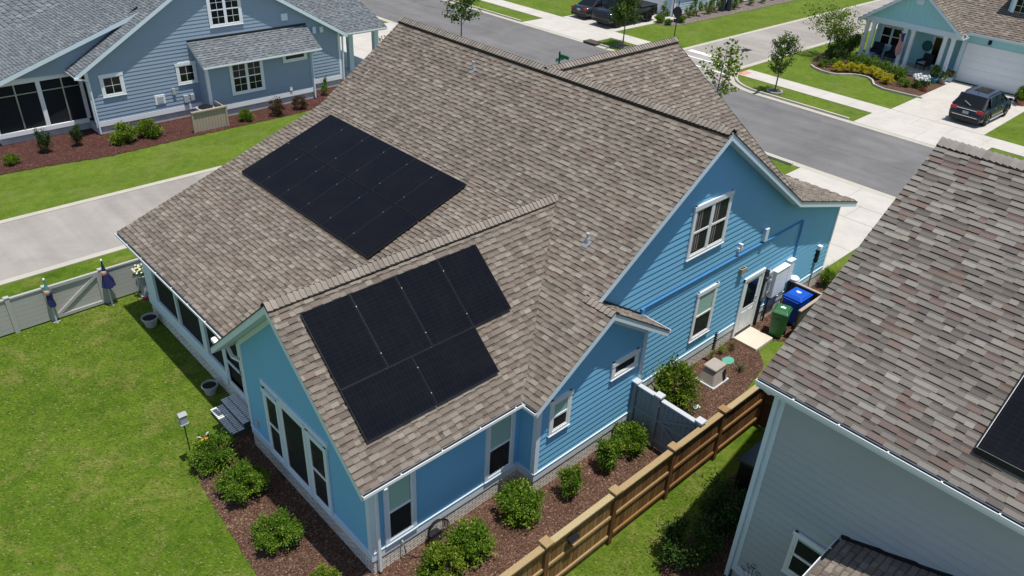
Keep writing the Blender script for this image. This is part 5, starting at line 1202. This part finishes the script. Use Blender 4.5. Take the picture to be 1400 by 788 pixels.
for s in (-1,1):
    mb.mesh([(-1.12,5.72,.62),(-1.12+s*.14,5.70,.74),(-1.12+s*.17,5.78,.70),(-1.12+s*.06,5.84,.62),(-1.12,5.72,.605),(-1.12+s*.14,5.70,.725),(-1.12+s*.17,5.78,.685),(-1.12+s*.06,5.84,.605)],[(0,3,2,1),(4,5,6,7),(0,1,5,4),(1,2,6,5),(2,3,7,6),(3,0,4,7)])
mb.build('wing','white',om); mb=MB(); mb.lathe([(.0,.56),(.06,.59),(.07,.63),(.0,.67)],(-1.14,5.66,0),10,squash=(1.6,.7)); mb.build('body','orange',om)
# door slab, generator, green lid, bins
sheetpad=MB(); sheetpad.box(13.8,14.8,-.92,.0,0,.12); tag(sheetpad.build('door_slab','pad',bevel=.01),'cream concrete slab in front of the side door of the blue house','slab')
ge=thing('standby_generator','beige rounded utility cabinet in the mulch behind the feathery shrub','utility cabinet',(11.5,-.8,0))
mb=MB(); mb.mesh([(11.2,-1.12,0),(11.95,-1.12,0),(11.95,-.5,0),(11.2,-.5,0),(11.33,-1.0,.48),(11.84,-1.0,.48),(11.84,-.60,.48),(11.33,-.60,.48)],[(0,3,2,1),(4,5,6,7),(0,1,5,4),(1,2,6,5),(2,3,7,6),(3,0,4,7)]); mb.build('cabinet','stone',ge,bevel=.05)
mb=MB(); mb.box(11.30,11.87,-1.03,-.57,.485,.57); mb.build('lid','stone',ge,bevel=.04); mb=MB(); mb.box(11.16,11.98,-1.15,-.47,0,.04); mb.build('base_rim','greyfence2',ge,bevel=.015)
mb=MB(); mb.mesh([(11.68,-1.11,.08),(11.80,-1.11,.08),(11.78,-1.055,.45),(11.68,-1.055,.45),(11.68,-1.125,.08),(11.80,-1.125,.08),(11.78,-1.075,.45),(11.68,-1.075,.45)],[(0,3,2,1),(4,5,6,7),(0,1,5,4),(1,2,6,5),(2,3,7,6),(3,0,4,7)]); mb.build('side_grille','black',ge)
mb=MB(); mb.lathe([(.19,.02),(.19,.05),(.17,.06)],(12.7,-.62,0),16,squash=(1.2,.9)); tag(mb.build('valve_lid','greenlid'),'flat green irrigation valve lid in the mulch','lid')
mb=MB(); mb.lathe([(.1,.02),(.11,.10),(.05,.17),(.0,.19)],(10.05,-1.32,0),10); tag(mb.build('garden_stone','petal'),'small white stone ornament at the foot of the feathery shrub','stone')
def bin_(name,label,x,y,rz,w,d,h,mat,lidmat,mark=None):
    t=thing(name,label,'wheelie bin',(x,y,.03),local=True,rz=rz); a,b=w/2,d/2
    mb=MB(); mb.mesh([(-a*.8,-b*.78,.05),(a*.8,-b*.78,.05),(a*.8,b*.78,.05),(-a*.8,b*.78,.05),(-a,-b,h*.92),(a,-b,h*.92),(a,b,h*.92),(-a,b,h*.92)],[(0,3,2,1),(4,5,6,7),(0,1,5,4),(1,2,6,5),(2,3,7,6),(3,0,4,7)]); mb.build('body',mat,t,bevel=.03)
    mb=MB(); mb.box(-a*1.05,a*1.05,-b*1.05,b*1.02,h*.92,h*.96); mb.mesh([(-a*1.0,-b*1.02,h*.96),(a*1.0,-b*1.02,h*.96),(a*1.0,b*1.0,h*.96),(-a*1.0,b*1.0,h*.96),(-a*.8,-b*.7,h*1.03),(a*.8,-b*.7,h*1.03),(a*.8,b*.75,h*1.05),(-a*.8,b*.75,h*1.05)],[(0,3,2,1),(4,5,6,7),(0,1,5,4),(1,2,6,5),(2,3,7,6),(3,0,4,7)])
    mb.build('lid',lidmat,t,bevel=.015)
    mb=MB(); mb.tube([(-a*.8,b*1.12,h*.9),(a*.8,b*1.12,h*.9)],.016,8); mb.bar((-a*.8,b*.95,h*.9),(-a*.8,b*1.12,h*.9),.03); mb.bar((a*.8,b*.95,h*.9),(a*.8,b*1.12,h*.9),.03); mb.build('handle',mat,t)
    for s in (-1,1): mb=MB(); mb.tube([(s*a*.82,b*.85,.11),(s*a*.98,b*.85,.11)],.11,14); mb.build('wheel','tyre',t)
    if mark:
        mb=MB(); mb.box(-.07,.09,-.05,.05,h*1.045,h*1.052); mb.box(-.02,.02,.05,.09,h*1.045,h*1.052); mb.build('lid_mark','white',t)
    # stamped panel on the front
    mb=MB(); mb.mesh([(-.09,-b*.93-.012,h*.55),(.09,-b*.93-.012,h*.55),(.09,-b*.97-.01,h*.75),(-.09,-b*.97-.01,h*.75),(-.09,-b*.93,h*.55),(.09,-b*.93,h*.55),(.09,-b*.97,h*.75),(-.09,-b*.97,h*.75)],[(0,3,2,1),(4,5,6,7),(0,1,5,4),(1,2,6,5),(2,3,7,6),(3,0,4,7)]); mb.build('front_badge',mat,t)
    return t
bin_('recycling_bin','bright blue recycling bin standing inside the dark bin enclosure',16.32,-.72,R(90),.62,.78,1.08,'binblue','binblue',True)
bin_('waste_bin','dark green wheelie bin outside the dark bin enclosure',15.15,-.83,R(-75),.5,.58,1.02,'bingreen','bingreen',True)
en=thing('bin_enclosure','dark slatted bin enclosure with tan cap against the blue side wall','fence',(16.2,-1.3,0))
mb=MB()
for k in range(9): mb.box(15.35+k*.155,15.35+k*.155+.145,-1.34,-1.315,.04,1.12)
for k in range(8): mb.box(16.80,16.825,-1.30+k*.155,-1.30+k*.155+.145,.04,1.12)
mb.build('slat_panel','binwood',en); mb=MB(); mb.box(15.30,16.86,-1.37,-1.27,1.12,1.16); mb.box(16.77,16.87,-1.265,-.06,1.12,1.16); mb.build('cap_rail','capwood',en)
mb=MB(); 
for x,y in ((15.33,-1.30),(16.78,-1.27),(16.8,-.1)): mb.box(x-.04,x+.04,y-.04,y+.04,0,1.115)
mb.build('post','binwood',en)
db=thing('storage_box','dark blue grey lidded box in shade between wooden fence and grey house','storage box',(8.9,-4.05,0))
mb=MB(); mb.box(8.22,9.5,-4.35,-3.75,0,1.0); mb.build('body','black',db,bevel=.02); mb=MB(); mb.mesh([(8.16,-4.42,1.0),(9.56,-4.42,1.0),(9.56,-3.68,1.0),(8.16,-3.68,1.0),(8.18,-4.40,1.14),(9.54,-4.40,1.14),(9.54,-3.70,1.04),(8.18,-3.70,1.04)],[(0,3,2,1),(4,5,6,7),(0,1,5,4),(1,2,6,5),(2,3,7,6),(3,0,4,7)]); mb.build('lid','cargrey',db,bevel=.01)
# pots on the teal driveway
pot('plant_pot','dark pot with tall green plant at the teal porch edge',49.9,8.2,.27,.4,'black',('leaf',500,.3,.4,21,.6,.12)); pot('plant_pot','turquoise glazed pot on the teal driveway beside a dark pot',49.35,7.95,.22,.34,'potblue',('leaf_dark',120,.15,.12,22,.5,.08)); pot('plant_pot','grey stone pot of trailing plants, third pot from the left by the teal porch',49.75,7.55,.25,.36,'stone',('leaf',350,.3,.25,23,.4,.1)); pot('plant_pot','pale blue pot with olive foliage nearest the white garage door',50.6,7.45,.25,.36,'potlblue',('leaf_red',400,.32,.2,24,.8,.1)); pot('plant_pot','terracotta pot half hidden by the white flowers of the teal bed',47.0,7.55,.2,.3,'clay',('leaf_dark',200,.2,.2,25,.5,.1))
wc=thing('white_plant_stand','small white metal stand among the pots by the teal porch','plant stand',(49.95,7.75,0)); mb=MB()
for a,b in (((49.8,7.6,0),(49.95,7.75,.8)),((50.1,7.6,0),(49.95,7.75,.8)),((49.95,7.95,0),(49.95,7.75,.8)),((49.8,7.6,.3),(50.1,7.6,.3)),((49.85,7.65,.55),(50.05,7.85,.75))): mb.bar(a,b,.04)
mb.build('stand_frame','white',wc)
pot('plant_pot','terracotta pot with feathery green plant by the parked sport utility car',49.3,2.6,.25,.34,'clay',('leaf',600,.4,.45,26,.6,.14)); pot('plant_pot','dark pot with rusty brown foliage between garage door and parked car',50.0,3.0,.25,.34,'black',('leaf_red',500,.35,.35,27,.7,.1)); pot('plant_pot','dark pot of green leaves left of the feathery plant near the parked car',49.7,2.75,.22,.3,'black',('leaf_dark',400,.35,.4,28,.6,.12))
# ---------------------------------------------------------------- signs
st=thing('stop_sign','octagonal sign seen from its dark back on a thin pole across the street','road sign',(41.5,23.45,0)); SX,SY=41.75,23.4
mb=MB(); mb.tube([(SX,SY,0),(SX,SY,3.2)],.035,8); mb.build('pole','darkmetal',st)
mb=MB(); oc=[(math.cos(R(22.5+45*k))*.40,math.sin(R(22.5+45*k))*.40) for k in range(8)]; d0=Vector((1,-.0,0)); 
vs=[(SX-.04+t,SY+u,2.45+v) for t in (0,.006) for u,v in oc]; mb.mesh(vs,[tuple(range(8))[::-1],tuple(range(8,16))]+[(i,(i+1)%8,8+(i+1)%8,8+i) for i in range(8)]); mb.build('sign_plate','signred',st)
mb=MB(); mb.box(SX-.045,SX-.036,SY-.23,SY+.23,1.72,1.98); mb.build('lower_plate','signred',st)
ss=thing('street_name_sign','green street name sign on a dark post showing above the main ridge','road sign',(28.35,21.95,0)); mb=MB(); mb.tube([(28.35,21.95,0),(28.35,21.95,2.05)],.05,8); mb.build('pole','darkmetal',ss)
mb=MB(); mb.box(28.33,28.37,21.2,21.9,1.72,1.92); mb.build('name_blade','signgreen',ss); mb=MB(); mb.box(28.05,28.75,21.94,21.96,1.5,1.68); mb.build('name_blade','signgreen',ss)
# ---------------------------------------------------------------- vehicles (local: front towards +x)
def loft(mb,secs,col=None,cap=True):
    n=len(secs[0][1]); vs=[];fs=[]
    for x,pts in secs:
        for (y,z) in pts: vs.append((x,y,z))
        for (y,z) in reversed(pts): vs.append((x,-y,z))
    m=2*n
    for i in range(len(secs)-1):
        for k in range(m): fs.append((i*m+k,i*m+(k+1)%m,(i+1)*m+(k+1)%m,(i+1)*m+k))
    if cap: fs+= [tuple(range(m))[::-1],tuple((len(secs)-1)*m+k for k in range(m))]
    mb.mesh(vs,fs,col)
def car(name,label,cat,x,y,rz,kind):
    t=thing(name,label,cat,(x,y,.035),local=True,rz=rz)
    if kind=='suv': L,W,paint,belt,roofz,hood=4.75,1.90,'carnavy',1.02,1.68,1.02
    if kind=='sedan': L,W,paint,belt,roofz,hood=4.75,1.80,'cargrey',.93,1.43,.92
    if kind=='pickup': L,W,paint,belt,roofz,hood=5.8,2.02,'carblack',1.22,1.90,1.18
    w=W/2; f=L/2; cl=.22 if kind!='pickup' else .36
    def sec(x,zt,ww=1,zb=cl): 
        a=w*ww; return (x,[(a*.80,zb),(a*.97,zb+.10),(a,zb+.32),(a*.985,(zb+zt)/2+.14),(a*.93,zt-.05),(a*.80,zt)])
    mb=MB()
    tail=belt
    if kind=='suv': S=[sec(-f,.60,.86,cl+.16),sec(-f+.05,tail-.04,.93,cl+.08),sec(-f+.35,belt,.99),sec(-f+1.0,belt,1),sec(0,belt,1),sec(f-1.35,belt,1),sec(f-.9,hood-.02,.98),sec(f-.3,hood-.10,.92),sec(f-.05,hood-.22,.84,cl+.04),sec(f,.66,.76,cl+.12)]
    elif kind=='sedan': S=[sec(-f,.62,.84,cl+.14),sec(-f+.06,tail-.0,.92,cl+.06),sec(-f+.5,belt+.02,.97),sec(-f+1.1,belt,1),sec(0,belt-.03,1),sec(f-1.4,belt-.04,1),sec(f-.7,hood-.12,.96),sec(f-.2,hood-.25,.86),sec(f,.5,.74,cl+.1)]
    else: S=[sec(-f,.95,.95,cl+.12),sec(-f+.05,belt,.98),sec(-f+1.8,belt,1),sec(0,belt,1),sec(f-1.6,belt,1),sec(f-.8,hood,.99),sec(f-.15,hood-.06,.95),sec(f,hood-.25,.90,cl+.1)]
    loft(mb,S); body=mb.build('body',paint,t,smooth=True)
    # greenhouse glass, then roof panel and pillars
    def gs(x,zt,wb=.90,wt=.72,zb=None): return (x,[(w*wb,(zb or belt)-.06),(w*(wb*.55+wt*.45),belt+(zt-belt)*.5),(w*wt,zt-.04),(w*wt*.9,zt)])
    if kind=='suv': Gx=[(-f+.12,.02,.90,.86),(-f+.75,.53,.92,.72),(-f+1.2,.585,.92,.74),(-.1,.60,.92,.74),(.40,.55,.92,.72),(1.20,.03,.90,.84)]
    elif kind=='sedan': Gx=[(-f+.75,.02,.88,.84),(-f+1.45,.42,.90,.70),(-.3,.50,.91,.70),(.25,.47,.91,.70),(1.15,.02,.90,.84)]
    else: Gx=[(-.75,.05,.92,.88),(-.62,.60,.92,.78),(.1,.68,.92,.79),(.75,.64,.92,.78),(1.45,.02,.92,.86)]
    mb=MB(); loft(mb,[gs(a,belt+b,c,d) for a,b,c,d in Gx]); mb.build('window','darkglass',t,smooth=False)
    mb=MB(); R_=[g for g in Gx if g[1]>.38]
    secs=[(a,[(w*d*1.015,belt+b-.06),(w*d*.99,belt+b-.005),(w*d*.85,belt+b+.022),(w*d*.4,belt+b+.035)]) for a,b,c,d in R_]; loft(mb,secs); mb.build('roof','carroof' if kind=='suv' else paint,t)
    mb=MB()
    def gp(i,up,side):
        a,b,c,d=Gx[i]; return Vector((a,side*w*(d if up else c)*1.005,belt+(b-.04 if up else -.02)))
    for sd in (-1,1):
        n=len(Gx)-1
        mb.bar(gp(0,0,sd),gp(1,1,sd),.09,.05); mb.bar(gp(n,0,sd),gp(n-1,1,sd),.07,.05)
        for xx in ((-.45,.55) if kind!='pickup' else (.15,)): mb.bar((xx,sd*w*.925,belt-.03),(xx-.03,sd*w*.765,belt+Gx[2][1]-.05),.07,.04)
        if kind=='suv': mb.bar((-1.35,sd*w*.925,belt),(-1.5,sd*w*.75,belt+.53),.28,.04)
    mb.build('pillar',paint,t)
    if kind=='suv':
        for sd in (-1,1):
            mb=MB(); mb.tube([(-1.55,sd*w*.68,belt+.56),(-1.4,sd*w*.68,belt+.64),(.05,sd*w*.68,belt+.66),(.3,sd*w*.68,belt+.56)],.022,6); mb.build('roof_rail','black',t)
        mb=MB(); mb.box(-1.0,.15,-.38,.38,belt+.628,belt+.642); mb.build('sunroof','darkglass',t); mb=MB(); mb.lathe([(.05,0),(.03,.05),(.0,.09)],(-1.35,0,belt+.58),8,squash=(2,.6)); mb.build('antenna','black',t)
        mb=MB(); mb.box(-f+.0,-f+.045,-w*.80,w*.80,.90,.925); mb.box(-f-.02,-f+.03,-w*.72,w*.72,.52,.545); mb.build('chrome_strip','chrome',t)
        mb=MB(); mb.bar((-f+.12,-.1,1.13),(-f+.24,.3,1.28),.03); mb.build('rear_wiper','metal',t)
    hw={'suv':(1.42,-1.42,.37),'sedan':(1.40,-1.38,.33),'pickup':(1.85,-1.85,.44)}[kind]
    for xx in hw[:2]:
        for sd in (-1,1):
            r=hw[2]; mb=MB(); ya,yb=sorted((sd*(w-.24),sd*(w+.012)))
            mb.tube([(xx,ya,r),(xx,ya+.04,r),(xx,yb-.04,r),(xx,yb,r)],[r*.92,r,r,r*.92],22); wh=mb.build('wheel','tyre',t)
            mb=MB(); yy=sd*(w+.013); mb.tube([(xx,sd*(w-.05),r),(xx,sd*(w+.006),r)],r*.64,20); mb.build('rim','darkmetal' if kind=='pickup' else 'metal',wh)
            mb=MB(); 
            for k in range(5): a=k*1.2566; mb.bar((xx,yy,r),(xx+r*.6*math.cos(a),yy,r+r*.6*math.sin(a)),.07,.02)
            mb.build('spoke','rim' if kind!='pickup' else 'black',wh)
            mb=MB(); 
            n=12; pts=[(xx+(r+.045)*math.cos(math.pi*k/n),sd*(w-.02),r+(r+.045)*math.sin(math.pi*k/n)) for k in range(n+1)]
            for a,b in zip(pts,pts[1:]): mb.bar(a,b,.09,.10,up=(0,1,0))
            mb.build('wheel_arch','black',t)
    mb=MB(); mb.box(-f-.02,-f+.03,-.16,.16,.66 if kind!='pickup' else .8,.80 if kind!='pickup' else .93); mb.build('number_plate','cushion',t)
    for sd in (-1,1):
        mb=MB(); ya,yb=sorted((sd*w*.56,sd*w*.93)); mb.box(-f-.005,-f+.10,ya,yb,.80 if kind!='sedan' else .74,.97 if kind!='sedan' else .90); mb.build('tail_lamp','lampred',t,bevel=.02)
        mb=MB(); ya,yb=sorted((sd*w*.50,sd*w*.86)); zf=hood-.32; mb.box(f-.16,f-.015,ya,yb,zf-.02,zf+.10); mb.build('headlight','metal' if kind!='pickup' else 'darkglass',t,bevel=.02)
        mb=MB(); xm={'suv':1.15,'sedan':.9,'pickup':1.1}[kind]; ya,yb=sorted((sd*w*.98,sd*(w+.17))); mb.box(xm-.06,xm+.08,ya,yb,belt+.02,belt+.16); mb.build('wing_mirror',paint,t,bevel=.025)
        mb=MB(); 
        for xx in ((.35,-.6) if kind!='pickup' else (.6,-.35)): mb.box(xx-.1,xx+.06,*sorted((sd*(w*.985),sd*(w*1.015))),belt-.17,belt-.14)
        mb.build('door_handle','metal' if kind=='suv' else 'black',t)
        mb=MB(); mb.box(-1.0,1.0,*sorted((sd*(w*.93),sd*(w*1.01))),cl+.02,cl+.10); mb.build('side_sill','chrome' if kind=='suv' else 'black',t)
    mb=MB(); mb.box(f-.07,f+.012,-w*.48,w*.48,.50 if kind!='pickup' else .68,.72 if kind!='pickup' else 1.0); mb.build('grille','black',t,bevel=.02)
    mb=MB(); mb.box(-f-.03,-f+.15,-w*.85,w*.85,cl+.04,cl+.24); mb.build('rear_bumper','black',t,bevel=.03); mb=MB(); mb.box(f-.15,f+.03,-w*.80,w*.80,cl+.02,cl+.22); mb.build('front_bumper','black',t,bevel=.03)
    if kind=='pickup':
        mb=MB(); mb.box(-f+.1,-.85,-w*.78,w*.78,belt+.004,belt+.03); mb.build('bed_cover','black',t)
        mb=MB()
        for sd in (-1,1): mb.bar((-f+.05,sd*w*.88,belt+.0),(-.85,sd*w*.88,belt+.0),.14,.09)
        mb.bar((-f+.05,-w*.9,belt),(-f+.05,w*.9,belt),.08,.09); mb.build('bed_rail','carblack',t)
    t.location=(x,y,.035); t.rotation_euler=(0,0,rz); return t
car('parked_suv','black sport utility car seen from behind on the teal house driveway','car',44.62,3.42,R(-1.5),'suv')
car('parked_sedan','dark grey sedan seen from behind, left of the black pickup','car',44.5,33.05,R(0),'sedan')
car('parked_pickup','black pickup truck facing the street behind the little street tree','pickup truck',44.45,30.25,R(180),'pickup')
